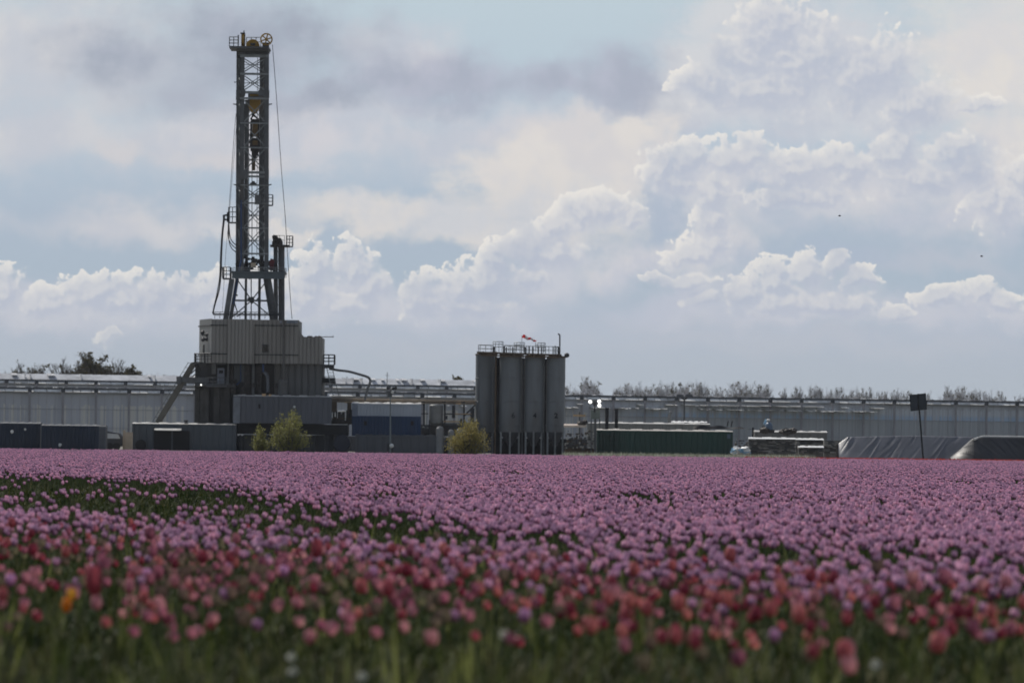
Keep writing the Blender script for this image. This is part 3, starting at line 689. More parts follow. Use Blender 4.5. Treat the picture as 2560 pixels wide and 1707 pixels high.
for x,y0,r9 in ((1100,1066,.35),(1128,1074,.28),(1150,1070,.3)): c=P(x,y0,CYF-2.2); b.lathe((c.x,CYF-2.2,0),[(r9,0),(r9,c.z-.2),(r9*.6,c.z),(0,c.z+.03)],16)
for k9,o9 in enumerate(b.pieces()): tag(o9.build('gas_bottle_tank', mat('pale_tank',(.22,.23,.24),.5,0,.15,1,.3)), ['leftmost','middle','rightmost'][k9]+' of three small upright grey tanks below the pipe bridge','tank','small upright tanks below the pipe bridge')
for x,y0,lb in ((1009,985,'thin bare pole rising above the pipe bridge right of the light mast'),(1068,975,'thin bare pole above the pipe bridge beside the grey hopper'),(968,930,'very thin aerial rising behind the dark floodlights of the light mast')):
    b = MB(); p=P(x,y0,CYF+6); b.tube((p.x,CYF+6,0),p,.05,.03,5); b.tube(p+Vector((-.2,0,-.3)),p+Vector((.2,0,-.3)),.02,n=4); tag(b.build('thin_pole', STEEL), lb,'pole')
# gap machinery
t = thing('pump_unit','dark pump unit with a shiny pipe between the slate grey and two tone containers','pump',base(853,CYF))
b = MB()
for _ in range(26):
    x=rr.uniform(829,876); y=rr.uniform(1030,1056); b.pbox(x,x+rr.uniform(2,8),y-rr.uniform(2,8),1058,CYF+rr.uniform(-.5,1),.5)
b.pbox(828,880,1050,1060,CYF,1.6); b.build('body', MACH, t)
b = MB(); b.tube(P(845,1028,CYF-.6),P(863,1027,CYF-.6),.09,n=8); b.build('shiny_pipe', mat('polished_steel',(.8,.8,.8),.2,1,.05), t)
b = MB(); b.pbox(829,842,1003,1030,CYF+.5,.8); b.pbox(868,878,1005,1034,CYF+.6,.6); b.pbox(829,880,1045,1047,CYF-.6,.2); b.build('pump_frame', BROWN, t)
b = MB(); b.pbox(828,881,1086,1089,CYF+2,.2)
# hopper tank
t = thing('hopper_tank','grey steel hopper tank with tapered foot between the two tone container and the silos','hopper',base(1090,CYF))
c = (P(1090,1060,CYF).x, CYF+.2, 0); zz = lambda y: P(1090,y,CYF).z
b = MB(); b.lathe(c,[(.0,zz(1066)),(.32,zz(1066)),(.64,zz(1057)),(.64,zz(1014)),(.55,zz(1011)),(0,zz(1010))],24); b.build('tank', mat('dull_zinc',(.20,.205,.20),.5,.3,.15,1,.3), t, smooth=False)
b = MB()
for dx in (-.6,.6):
    for dy in (-.5,.5): b.tube((c[0]+dx,c[1]+dy,zz(1090)),(c[0]+dx,c[1]+dy,zz(1050)),.05)
b.build('leg', DSTEEL, t)

t = thing('added_gap_fence','added dark grey fence closing bright gaps behind the pipe bridge and silos','fence',base(1200,560))  # fence added to block bright patches between the site units
b = MB(); b.ribbed(P(860,1100,560).x,P(1480,1100,560).x,560,0,P(1200,1094,560).z,.6,.05); b.build('fence_panel', mat('dim_fence',(.06,.062,.07),.7,0,.3,.3,.4,True), t)
b = MB()
for k in range(14): x=P(860+k*47.5,1100,560).x; b.box(x-.05,x+.05,559.85,559.99,0,P(1200,1092,560).z)
for o_ in b.pieces(): o_.build('fence_post', DSTEEL, t)
# light mast in front of the two tone container
def light_mast(name, label, px, ytop, Y, r_, mt, lamps, ybot=1125):
    t = thing(name, label, 'light mast', base(px, Y)); k = Y/F
    b = MB(); p = P(px,ybot,Y); tpp = P(px,ytop,Y); b.tube((p.x,Y,0),(tpp.x,Y,tpp.z),r_,r_*.7,8); b.build('pole', mt, t)
    return t
t = light_mast('light_mast','thin pale light mast before the two tone container, dark floodlights on top',976,985,CYF-8,2.2*K,mat('pale_green_grey_pole',(.17,.2,.21),.5,.1),0)
Ym = CYF-8
b = MB(); b.bar(P(966,979,Ym),P(990,979,Ym),.08); b.bar(P(977,990,Ym),P(977,975,Ym),.12); b.build('crossbar', DSTEEL, t)
for x,y in ((970,970),(983,972),(981,980),(989,970)):
    b = MB(); c=P(x,y,Ym-.1); b.tube(c,c+Vector((.05,.35,.1)),.15,.08,8); b.build('floodlight', DSTEEL if x!=981 else LAMPOFF, t)
b = MB(); b.ico(P(979,1114,Ym),.2,.2,.2,14,8); b.build('marker_ball', WHITE, t, smooth=True)
b = MB(); b.pbox(967,984,1108,1130,Ym+.5,.8,z0=0); b.build('generator_base', DSTEEL, t)

# ---------------------------------------------------------------- silos
SY = 520.0; sk = SY/F
silos = []
specs = [(1212.5,49,884,1.5,'leftmost of the four tall grey silos, no number in view',None),(1276,56,887,0,'second tall grey silo from the left, marked with the digit 6','6'),(1335,49,889,0,'third tall grey silo from the left, marked with the digit 4','4'),(1389,47,891,0,'rightmost of the four tall grey silos, marked with the digit 2','2')]
for (cx,w,yt,dy,label,dig) in specs:
    Ys = SY+w*sk/2+dy; t = thing('silo', label, 'silo', base(cx-5,Ys), 'grey silos standing in a row'); c = Vector((P(cx,1000,Ys).x, Ys, 0))
    r_ = w*sk/2*1.0; z = lambda y: P(cx,y,SY).z
    b = MB(); b.lathe(c,[(r_,z(1080)),(r_,z(1064)),(r_+.03,z(1064)+.02),(r_+.03,z(1062)),(r_,z(1062)+.02),(r_,z(1005)),(r_+.03,z(1005)+.02),(r_+.03,z(1003)),(r_,z(1003)+.02),(r_,z(946)),(r_+.03,z(946)+.02),(r_+.03,z(944)),(r_,z(944)+.02),(r_,z(yt)),],48)
    b.build('barrel', SILO, t, smooth=False)
    b = MB(); b.lathe(c,[(r_+.02,z(yt+3)),(r_+.06,z(yt+3)),(r_+.06,z(yt)),(r_*.5,z(yt-3)),(0,z(yt-4))],40); b.build('roof', BROWN, t)
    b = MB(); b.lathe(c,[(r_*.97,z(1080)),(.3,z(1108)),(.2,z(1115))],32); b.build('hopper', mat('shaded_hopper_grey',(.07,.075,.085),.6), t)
    for k in range(6):
        a = math.pi/6+k*math.pi/3; b = MB(); pp = c+Vector((math.cos(a)*r_*.93, math.sin(a)*r_*.93,0)); b.bar(pp, pp+Vector((0,0,z(1079))), .16); b.build('leg', STEEL, t)
    b = MB(); a0=z(1100)
    for k in range(6):
        a=math.pi/6+k*math.pi/3; a2=a+math.pi/3; b.bar(c+Vector((math.cos(a)*r_*.93,math.sin(a)*r_*.93,z(1118))),c+Vector((math.cos(a2)*r_*.93,math.sin(a2)*r_*.93,z(1082))),.07)
    b.build('leg_brace', DSTEEL, t)
    if dig:
        fc = bpy.data.curves.new('digit','FONT'); fc.body = dig; fc.size = .70 if dig == '6' else .64; fc.extrude = .01; fc.align_x='CENTER'; fc.offset=(.0 if dig == '6' else .02)
        tmp = bpy.data.objects.new('digit', fc); COL.objects.link(tmp); bpy.context.view_layer.update()
        me = bpy.data.meshes.new_from_object(tmp.evaluated_get(bpy.context.evaluated_depsgraph_get())); COL.objects.unlink(tmp); bpy.data.objects.remove(tmp)
        do = bpy.data.objects.new('digit', me); COL.objects.link(do); do.parent = t
        pp = P(cx+{'6':7,'4':2,'2':1}[dig],1044.5,SY); dx = pp.x-c.x; do.location = (dx, -math.sqrt(r_*r_-dx*dx)-.12, pp.z)
        do.location.x += 0; do.rotation_euler = (math.pi/2,0,math.asin(dx/r_)); me.materials.clear(); me.materials.append(mat('black_stencil',(.012,.014,.018),.7))
        for pgn in me.polygons: pgn.material_index = 0
        do.location = (c.x - t.location.x + dx, c.y - t.location.y - math.sqrt(r_*r_-dx*dx)-.12, pp.z)
    silos.append((c, r_, z(yt)))
# walkway and railings on top
t = thing('silo_walkway','grey walkway with railings and ladder cages across the silo tops','walkway',base(1300,SY))
b = MB(); b.bar(P(1192,881,SY+.4),P(1404,888,SY+.4),.16,1.2); b.bar(P(1198,888,SY-.2),P(1400,893,SY-.2),.14,.2); b.build('deck', BROWN, t)
def railpx(b, x0, x1, yt, yb, Y, step, mids, r_=.028):
    b.rail([P(x0,yb,Y),P(x1,yb+(x1-x0)*.02,Y)], (yb-yt)*sk, r_, step, mids)
b = MB(); railpx(b,1196,1232,862,880,SY+.2,.32*2,1); railpx(b,1200,1228,863,880,SY+2.0,.6,1); railpx(b,1258,1300,863,882,SY+.1,.45,1); railpx(b,1262,1372,864,883,SY+2.1,.5,1)
railpx(b,1310,1345,865,884,SY+.1,.4,1); railpx(b,1364,1400,866,885,SY+.2,.6,1); railpx(b,1384,1398,867,885,SY+1.8,.3,1)
for x0,y0 in ((1197,862),(1400,867)): b.tube(P(x0,y0,SY+.2),P(x0,y0,SY+2),.03,n=4)
b.build('railing', STEEL, t)
for x0,x1,yt in ((1232,1258,857),(1285,1311,859),(1338,1363,860)):
    b = MB(); c = P((x0+x1)/2,880,SY+.9); rr_ = (x1-x0)*sk/2; H_ = (883-yt)*sk
    for k in range(9):
        a = 2*math.pi*k/9; b.tube(c+Vector((rr_*math.cos(a),rr_*math.sin(a),0)),c+Vector((rr_*math.cos(a),rr_*math.sin(a),H_)),.022,n=4)
    for h in (.5,.75,1):
        for k in range(18):
            a,a2 = 2*math.pi*k/18,2*math.pi*(k+1)/18; b.tube(c+Vector((rr_*math.cos(a),rr_*math.sin(a),H_*h)),c+Vector((rr_*math.cos(a2),rr_*math.sin(a2),H_*h)),.025,n=4)
    b.build('ladder_cage', STEEL, t)
for x,w in ((1235.5,4),(1259.5,4.5),(1313.5,4),(1266,3),(1323,3),(1282,3.5),(1333,2.5),(1346,3),(1354,3),(1388,2.5),(1396,4)):
    b = MB(); b.pbox(x-w/2,x+w/2,864 + rr.uniform(0,5),886,SY+.5,.25); b.build('pressure_valve', DSTEEL, t)
b = MB()
for k in range(20): x=rr.uniform(1195,1402); b.ico(P(x,882+(x-1195)*.03+rr.uniform(-1,3),SY+rr.uniform(-.2,.8)),rr.uniform(.1,.2),.2,rr.uniform(.08,.16),8,5,k,.2)
b.build('pipe_fitting', BROWN, t)
for x,w,Y in ((1240,5,SY+.4),(1198,4,SY-.25),(1308,3,SY+.6),(1362,3,SY+.6),(1233,2.5,SY+.5)):
    b = MB(); p=P(x,886,Y); q_=P(x-6,1118,Y); b.tube((p.x,Y,.0),(p.x,Y,p.z),w*sk/2,n=8); b.build('fill_pipe', BROWN if w>4 else MSTEEL, t)
b = MB(); b.pbox(1233,1256,893,1115,SY+2.6,.4,z0=0); b.pbox(1300,1315,895,1115,SY+2.4,.4,z0=0); b.pbox(1355,1370,897,1115,SY+2.4,.4,z0=0); b.build('dark_gap_slab', DARK, t)  # black slabs in place of rear silos, added to darken the gaps
b = MB(); b.lathe(P(1417,888,SY+.5)+Vector((-.35,0,0)),[(0,0)],3); b = MB(); b.ico(P(1417,888,SY+.5),.24,.24,.22,12,8); b.bar(P(1408,892,SY+.5),P(1416,889,SY+.5),.08); b.build('siren', DSTEEL, t)
b = MB(); b.pbox(1245,1415,1096,1125,SY+3.4,.3,z0=0); b.build('rear_wall', DARK, t)
b = MB(); b.bar(P(1399.5,885,SY+.4),P(1399.5,838,SY+.4),.13); b.bar(P(1399.5,838,SY+.4),P(1395.5,834,SY+.4),.14); b.build('camera_pole', DSTEEL, t)
# windsock
t = thing('windsock','red and white striped windsock on a thin pole above the silos','windsock',(P(1304,878,SY+1).x,SY+1,0))
b = MB(); b.tube(P(1304,884,SY+1),P(1305,838,SY+1),.025,n=5); b.build('pole', STEEL, t)
S0,S1 = P(1306,840.5,SY+1),P(1341,852.5,SY+1)
rad = [4.6,4.3,4.1,3.7,3.8,3.2,2.8,2.4,2.7,2.1,1.8]
b = MB(); ax=(S1-S0).normalized(); u_=ax.orthogonal().normalized(); w_=ax.cross(u_); n=14
for j,rj in enumerate(rad):
    c=S0.lerp(S1,j/10)+Vector((0,0,.05*math.sin(j*1.3)))
    for k in range(n): a=2*math.pi*k/n; b.v.append(tuple(c+(u_*math.cos(a)+w_*math.sin(a))*rj*sk))
for j in range(10):
    for k in range(n): b.f.append((j*n+k,j*n+(k+1)%n,(j+1)*n+(k+1)%n,(j+1)*n+k)); b.mi.append((j//2)%2)
b.build('sock', [RED,SOCKW], t)
# floodlight tower with lit lamps
t = thing('floodlight_tower','small light tower with three lit white lamps right of the silos','light tower',base(1480,500)); Yt=500; kt=Yt/F
b = MB(); b.bar(P(1470,1008,Yt),P(1500,1008,Yt),.1); b.pbox(1483,1491,1003,1014,Yt,.4); b.tube(P(1487,1012,Yt),P(1487,1030,Yt),.08); b.build('lamp_head', DSTEEL, t)
for x,y in ((1475.5,1004),(1498,1003),(1498.5,1013.5)):
    b = MB(); c=P(x,y,Yt-.2); b.lathe(c,[(0,-.04),(.14,-.04),(.16,.05),(.1,.2),(0,.22)],18,'Y'); b.build('lit_lamp', LIT, t)
b = MB(); b.pbox(1477,1500,1025,1047,Yt,.7); b.build('control_box', mat('sage_grey_box',(.16,.19,.17),.5,0,.1,2,.2), t)
b = MB()
for x in (1478,1499): b.bar(P(x,1047,Yt+.1),Vector((P(x,1125,Yt).x,Yt+.1,0)),.1)
b.bar(P(1488,1045,Yt+.3),Vector((P(1488,1125,Yt).x,Yt+.3,0)),.18); b.build('tower_leg', MSTEEL, t)
for i,x in enumerate((1517,1541)):
    b = MB(); p=P(x,1056,505); b.tube((p.x,505,P(x,1080,505).z),(p.x,505,P(x,1019+i*2,505).z),.16,n=10); b.lathe((p.x,505,P(x,1020+i*2,505).z),[(.19,-.12),(.19,.03),(0,.04)],12)
    tag(b.build('exhaust_stack', RUBBER), ['left','right'][i]+' one of two short black exhaust stacks above the green container','exhaust stack','black exhaust stacks')
t = container('green_container','long dark green container with pale sunlit roof edge','container',1492,1832,1077,1140,495,GREENC,2.5,.45,z0=0,edge=mat('pale_roof_grit',(.45,.43,.40),.7,0,.4,6,.3))
b = MB(); b.pbox(1818,1826,1085,1096,494.93,.05); b.build('notice', mat('faded_blue_sign',(.08,.12,.18),.5), t)
b = MB(); b.pbox(1490,1545,1077,1137,494.5,.3)
b2 = MB()
for k in range(6): b2.pbox(1492+k*9,1496+k*9,1078,1137,494.7,.15,z0=0)
for y in (1088,1100,1112,1124): b2.pbox(1492,1540,y,y+3,494.75,.1)
b2.build('ladder_rack', mat('black_green',(.012,.035,.03),.6,0,.4,3), t)
container('long_grey_container','long pale grey container behind the green container','container',1468,1775,1059,1140,515,mat('pale_warm_grey',(.24,.24,.225),.6,0,.15,.4,.3,True),2.5,.6,z0=0)
t = container('white_roof_container','low container with bright white roof edge behind the dark tarpaulin','container',1676,1768,1056,1075,519,mat('grey_blue_box',(.2,.21,.23),.6),2.4,.6,edge=WHITE)
b = MB(); b.pbox(1477-45,1470,1032+6,1041+4,505,.3)
# tan sign arm left of the floodlight tower
t = thing('barrier_post','thin post with a tan crossboard between the silos and the light tower','post',base(1449,503))
b = MB(); b.bar(P(1449,1030,503),Vector((P(1449,1125,503).x,503,0)),.13); b.build('post', MSTEEL, t)
b = MB(); b.pbox(1433,1464,1036,1041,502.8,.12); b.build('board', TAN, t)
# clutter beside the silos
clutter('scrap_pile','jumble of dark brown pipes and boards at the foot of the rightmost silo','pipe stack',1412,1490,1074,1122,500,[BROWN,MACH,mat('mud_brown',(.09,.075,.06),.8),MSTEEL,WHITED],3,90)
b = MB(); b.pbox(1410,1466,1063,1068,499,1.2); b.hexa([(P(1410,1063,499).x,499,P(1410,1063,499).z),(P(1466,1063,499).x,499,P(1466,1064,499).z),(P(1466,1063,499).x,500.2,P(1466,1063,499).z),(P(1410,1063,499).x,500.2,P(1410,1063,499).z),(P(1410,1063,499).x,499.02,P(1410,1062.8,499).z),(P(1466,1063,499).x,499.02,P(1466,1063.8,499).z),(P(1466,1063,499).x,500.2,P(1466,1060,499).z),(P(1410,1063,499).x,500.2,P(1410,1059,499).z)])
tag(b.build('flat_shed_roof', mat('pale_board',(.6,.5,.42),.5)), 'thin pale roof board above the brown pipe jumble beside the silos','roof board')
b = MB(); b.pbox(1446,1462,1056,1063,499.5,.8); b.ico(P(1452,1058,499.6),.35,.3,.2,10,6,2,.2); b.ico(P(1462,1055,499.6),.25,.3,.2,10,6,3,.2); tag(b.build('machine_lump', MACH),'small dark machine on the pale roof board beside the silos','machine')
# street lamp behind the green container
t = thing('street_lamp','street lamp with two drooping heads behind the green container','street lamp',base(1711,540))
b = MB(); b.tube(Vector((P(1711,1100,540).x,540,0)),P(1711,998,540),.11,.08,8); b.build('pole', MSTEEL, t)
for s,x in ((-1,1700),(1,1722)):
    b = MB(); b.bar(P(1711,999,540),P(x+s*2,989,540),.14); c=P(x,990,540); b.hexa([c+Vector(v) for v in ((-.4,-.3,-.14),(.4,-.3,-.14),(.4,.3,-.14),(-.4,.3,-.14),(-.3,-.2,.16),(.3,-.2,.16),(.3,.2,.16),(-.3,.2,.16))]); b.build('lamp_head', MSTEEL, t)
b = MB(); b.tube(P(1673,1080,518),P(1674,1034,518),4*K,n=10); b.pline(curve([P(1674,1034,518),P(1675,1030,518),P(1679,1030,518),P(1680,1034,518)],3),.06); tag(b.build('vent_pipe', mat('pipe_grey',(.2,.2,.2),.5,.2)),'thick grey vent pipe with a bent tip behind the green container','vent pipe')
# dark tarpaulin / cable tray
b = MB(); rr=random.Random(4); xs=np.linspace(1734,1886,40)
for a,c_ in zip(xs,xs[1:]):
    f_=lambda x: 1063+3*abs(((x-1734)/152)-.25)*4-2*math.sin(x*.13)
    y0,y1=f_(a),f_(c_); b.hexa([P(a,1072,505),P(c_,1072,505),P(c_,1072,507),P(a,1072,507),P(a,y0,505.2),P(c_,y1,505.2),P(c_,y1,506.8),P(a,y0,506.8)])
for x in (1818,1828): b.bar(P(x,1066,506),P(x+3,1052,506),.1)
b.pbox(1742,1746,1068,1080,506,.2); b.pbox(1880,1884,1068,1130,506,.2,z0=0)
tag(b.build('dark_tarpaulin', RUBBER),'dark sagging cover stretched above the green container right end','cover')
# white and blue sacks
b = MB()
for k in range(16): x=rr.uniform(1836,1868); b.cur=k%3; b.ico(P(x,rr.uniform(1122,1134),470),rr.uniform(.25,.5),.4,rr.uniform(.12,.3),8,5,k,.3)
tag(b.build('plastic_sacks',[WHITE,mat('pale_blue_plastic',(.25,.45,.62),.4),WHITED]),'heap of white and pale blue plastic sheeting beside the green container','plastic heap')
clutter('crate_stack','stack of grey crates right behind the pale blue plastic heap','crates',1836,1872,1095,1122,480,[MSTEEL,CONC,BROWN],8,50,7)
# dome machine, lump, box behind
t = thing('dome_tank','small dark machine with a blue grey dome and white cap','machine',base(1922,500))
b = MB(); b.lathe(P(1922,1067,500),[(.36,-.25),(.36,.1),(.28,.3),(.12,.42),(0,.44)],16); b.build('dome', mat('slate_blue',(.10,.15,.22),.4), t)
b = MB(); b.ico(P(1921,1050,500),.17,.15,.1,10,6); b.build('cap', WHITE, t)
b = MB(); b.ico(P(1914,1074,500),.55,.4,.3,12,7,1,.2); b.pbox(1900,1936,1074,1082,499.8,1); b.build('base', MACH, t)
b = MB(); b.ico(P(1967,1079,500),.65,.5,.28,14,8,5,.2); b.ico(P(1984,1076,500),.3,.4,.25,10,6,6,.2); b.pbox(1955,1985,1079,1084,499.8,.8); tag(b.build('covered_machine', MACH),'low dark covered machine right of the blue grey dome','machine')
b = MB(); b.tube(P(1912,1060,500.5),P(1916,1048,500.5),.14,.1); tag(b.build('blue_bottle', mat('pale_blue_plastic',(.25,.45,.62))),'small pale blue object left of the blue grey dome','drum')
container('distant_grey_container','pale grey container behind the dark machines on the right','container',1886,2068,1080,1125,525,mat('warm_grey_box',(.17,.17,.165),.6,0,.1,.4,.3,True),2.5,.7,z0=0)
# rubble / pallet stacks with white tops
def stack(label,x0,x1,y0,Y,seed,mts,top=True):
    rr=random.Random(seed); t=thing('pallet_stack',label,'pallet stack',base((x0+x1)/2,Y),'stacks of grey pallets beside the black sheeting'); b=MB(); k_=Y/F
    y=y0+3
    while y<1130:
        x=x0
        while x<x1:
            w=rr.uniform(5,16); b.cur=rr.randrange(len(mts)); b.pbox(x,min(x+w,x1),y+.6,y+rr.uniform(2.2,3.4),Y+rr.uniform(0,.25),1.2); x+=w+rr.uniform(0,1.5)
        y+=3.6
    b.cur=0; b.box(P(x0+1,1120,Y).x,P(x1-1,1120,Y).x,Y+.45,Y+1.2,0,P((x0+x1)/2,y0+4,Y).z); b.build('boards',mts,t)
    if top:
        b=MB(); a,c_=P(x0,y0,Y).x,P(x1,y0,Y).x; z_=P((x0+x1)/2,y0+3.5,Y).z; n=10
        for k in range(n):
            xa,xb=a+(c_-a)*k/n,a+(c_-a)*(k+1)/n; h=rr.uniform(.06,.13); b.hexa([(xa,Y,z_),(xb,Y,z_),(xb,Y+1.2,z_),(xa,Y+1.2,z_),(xa,Y+.01,z_+.02),(xb,Y+.01,z_+.02),(xb,Y+1.2,z_+h+.05),(xa,Y+1.2,z_+h+.05)])
        b.build('top_highlight',WHITE,t)  # white sloped slab painting the highlight along the stack top
PM=[mat('grey_board',(.24,.235,.22),.8,0,.3,3,.3),mat('pale_board2',(.42,.40,.37),.8,0,.3,3,.3),MSTEEL,mat('dark_board',(.10,.095,.09),.8,0,.3,3)]
stack('long pallet stack with a white highlighted top right of the plastic heap',1872,1990,1094,470,1,PM)
stack('dim pallet stack between the two white topped stacks, under the distant container',1990,2060,1096,472,2,PM)
stack('low pallet stack with white highlighted top in front of the dim stack',1996,2060,1115,462,3,PM)
stack('pallet stack leaning against the left end of the black sheeting heap',2060,2120,1097,470,4,PM,False)
stack('low pallet stack with white highlighted top at the foot of the black sheeting',2118,2172,1118,458,5,PM)
# black plastic covered heaps
def tarp(label,outline_top,xl,xr,Y,seed,depth,mt,skew):
    b=MB(); nx,nz=300,22; rr=random.Random(seed); k_=Y/F
    fold=[(rr.uniform(-.2,1.2),rr.choice((rr.uniform(.002,.006),rr.uniform(.006,.022))),rr.uniform(-.07,.07)) for _ in range(100)]; skj=[rr.uniform(.6,1.5) for _ in fold]
    idx=[]
    for i in range(nx+1):
        col_=[]; t_=i/nx; px=xl+(xr-xl)*t_
        yt=np.interp(px,[p[0] for p in outline_top],[p[1] for p in outline_top]); top=P(px,yt,Y+depth); 
        for j in range(nz+1):
            s=j/nz; zz_=top.z*s if s<1 else top.z
            f_=sum(a*math.exp(-((t_+skew*sj*(1-s)-c0)/w)**2)*(.5+.5*math.sin(c0*40+s*4)) for (c0,w,a),sj in zip(fold,skj))
            x=P(px,1110,Y).x - skew*(1-s)*0 ; y=Y+depth*s**1.0+f_*(1-abs(2*s-1)*.4); col_.append(len(b.v)); b.v.append((x+ .0, y, zz_+ (f_*.12 if s==1 else 0)))
        zz_=top.z
        col_.append(len(b.v)); b.v.append((top.x,Y+depth+4,zz_-.1)); col_.append(len(b.v)); b.v.append((top.x,Y+depth+5,0)); idx.append(col_)
    for i in range(nx):
        for j in range(nz+2): b.f.append((idx[i][j],idx[i+1][j],idx[i+1][j+1],idx[i][j+1])); b.mi.append(0)
    return b.build('sheeting_heap',mt,None,smooth=True)
TARP=mat('black_plastic_sheet',(.125,.13,.15),.38,0,.15,.8,spec=.7); TARP2=mat('glossy_black_sheet',(.022,.024,.030),.5,0,.35,.8,spec=.5)
tag(tarp('',[(2100,1108),(2122,1092),(2200,1090),(2300,1089),(2436,1092),(2450,1110)],2098,2452,455,2,1.6,TARP,.16),'long bank covered in grey black plastic sheeting, behind the road sign post','sheeting','plastic covered heaps')
tag(tarp('',[(2372,1150),(2400,1128),(2436,1096),(2460,1092),(2560,1093),(2700,1096)],2380,2700,450,7,1.4,TARP2,-.22),'glossy black plastic covered heap at the right edge of the picture','sheeting','plastic covered heaps')
b=MB(); b.pline([P(2436,1098,451)+Vector((0,.2,0)),P(2460,1092,451)+Vector((0,.9,.02)),P(2510,1093,451)+Vector((0,.9,.03)),P(2600,1094,451)+Vector((0,.9,.02))],.10,6)
tag(b.build('sheet_edge', WHITED),'white folded sheet edge running along the glossy black heap','sheet edge')
# road sign seen from behind
t=thing('road_sign','two dark rectangular sign panels seen from behind on one thin leaning post','road sign',base(2310,330)); Yg=330
b=MB(); b.tube((P(2310,1150,Yg).x,Yg,0),P(2295,984,Yg),.055,.05,8); b.build('post', DSTEEL, t)
for q4 in (((2274,987),(2293.5,986),(2295.5,1025),(2277,1027)),((2296.5,985),(2314,983.5),(2316.5,1023),(2298.5,1024.5))):
    b=MB(); pts=[P(x,y,Yg-.08) for x,y in q4]; b.prism([(p.x,p.z) for p in pts],Yg-.10,Yg-.06); pn=b.build('sign_panel', mat('dull_sign_back',(.06,.07,.085),.5,.2,.1,2,.1), t)
    b=MB()
    for a,c_ in zip(pts,pts[1:]+pts[:1]): b.bar(a+Vector((0,-.03,0)),c_+Vector((0,-.03,0)),.03)
    b.build('panel_rim', DSTEEL, pn)
# left side containers
container('navy_container','taller navy blue container at the left edge of the picture','container',-30,101,1058,1128,500,NAVY,2.5,.35,z0=0,edge=MSTEEL)
t=container('navy_container','lower navy blue container right of the taller navy one','container',103,247,1064,1128,498,NAVY,2.5,.35,z0=0,edge=MSTEEL)
container('grey_container','narrow dark grey container end beside the navy containers','container',247,264,1066,1128,498,mat('cold_grey_paint',(.09,.10,.12),.5),2.4,.3,z0=0,edge=MSTEEL)
for x,y,w,lb in ((30,1079,8,'pale round lamp on the face of the taller navy container, the larger one'),(63,1073,5,'smaller pale lamp near the right end of the taller navy container'),(150,1112,8,'pale lamp low on the lower navy container, just above the tulips')):
    b=MB(); b.ico(P(x,y,497.7),w*K/2,.08,w*K/2,8,6,x,.2); tag(b.build('wall_lamp', LAMPOFF),lb,'lamp')
t=thing('parked_van','dark van with pale windscreen parked between navy containers and the workshop container','van',base(287,505))
b=MB(); xs=[P(x,1100,505).x for x in (265,268,274,300,306,307)]; zs=P(280,1078,505).z
b.prism([(xs[0],.35),(xs[5],.35),(xs[5],zs*.62),(xs[4],zs*.72),(xs[3],zs*.9),(xs[2],zs),(xs[0],zs)],504,506); b.build('body', DGREYC, t)
b=MB(); b.prism([(xs[1],zs*.62),(xs[4]-.1,zs*.62),(xs[3]-.1,zs*.86),(xs[1],zs*.9)],503.95,504.0); b.build('side_window', LAMPOFF, t)
for dx in (.5,1.4-.2): 
    b=MB(); b.lathe((xs[0]+dx*.85,503.98,.33),[(0,-.1),(.33,-.1),(.33,.1),(0,.1)],18,'Y'); b.build('wheel', RUBBER, t)
b=MB(); b.pbox(312,330,1080,1125,503,1.0,z0=0); b.pbox(307,312,1075,1125,503.4,.6,z0=0); SPLIT.discard('beige_cabinet'); tag(b.build('beige_cabinet', BEIGE),'beige upright cabinet at the left end of the workshop container','cabinet')

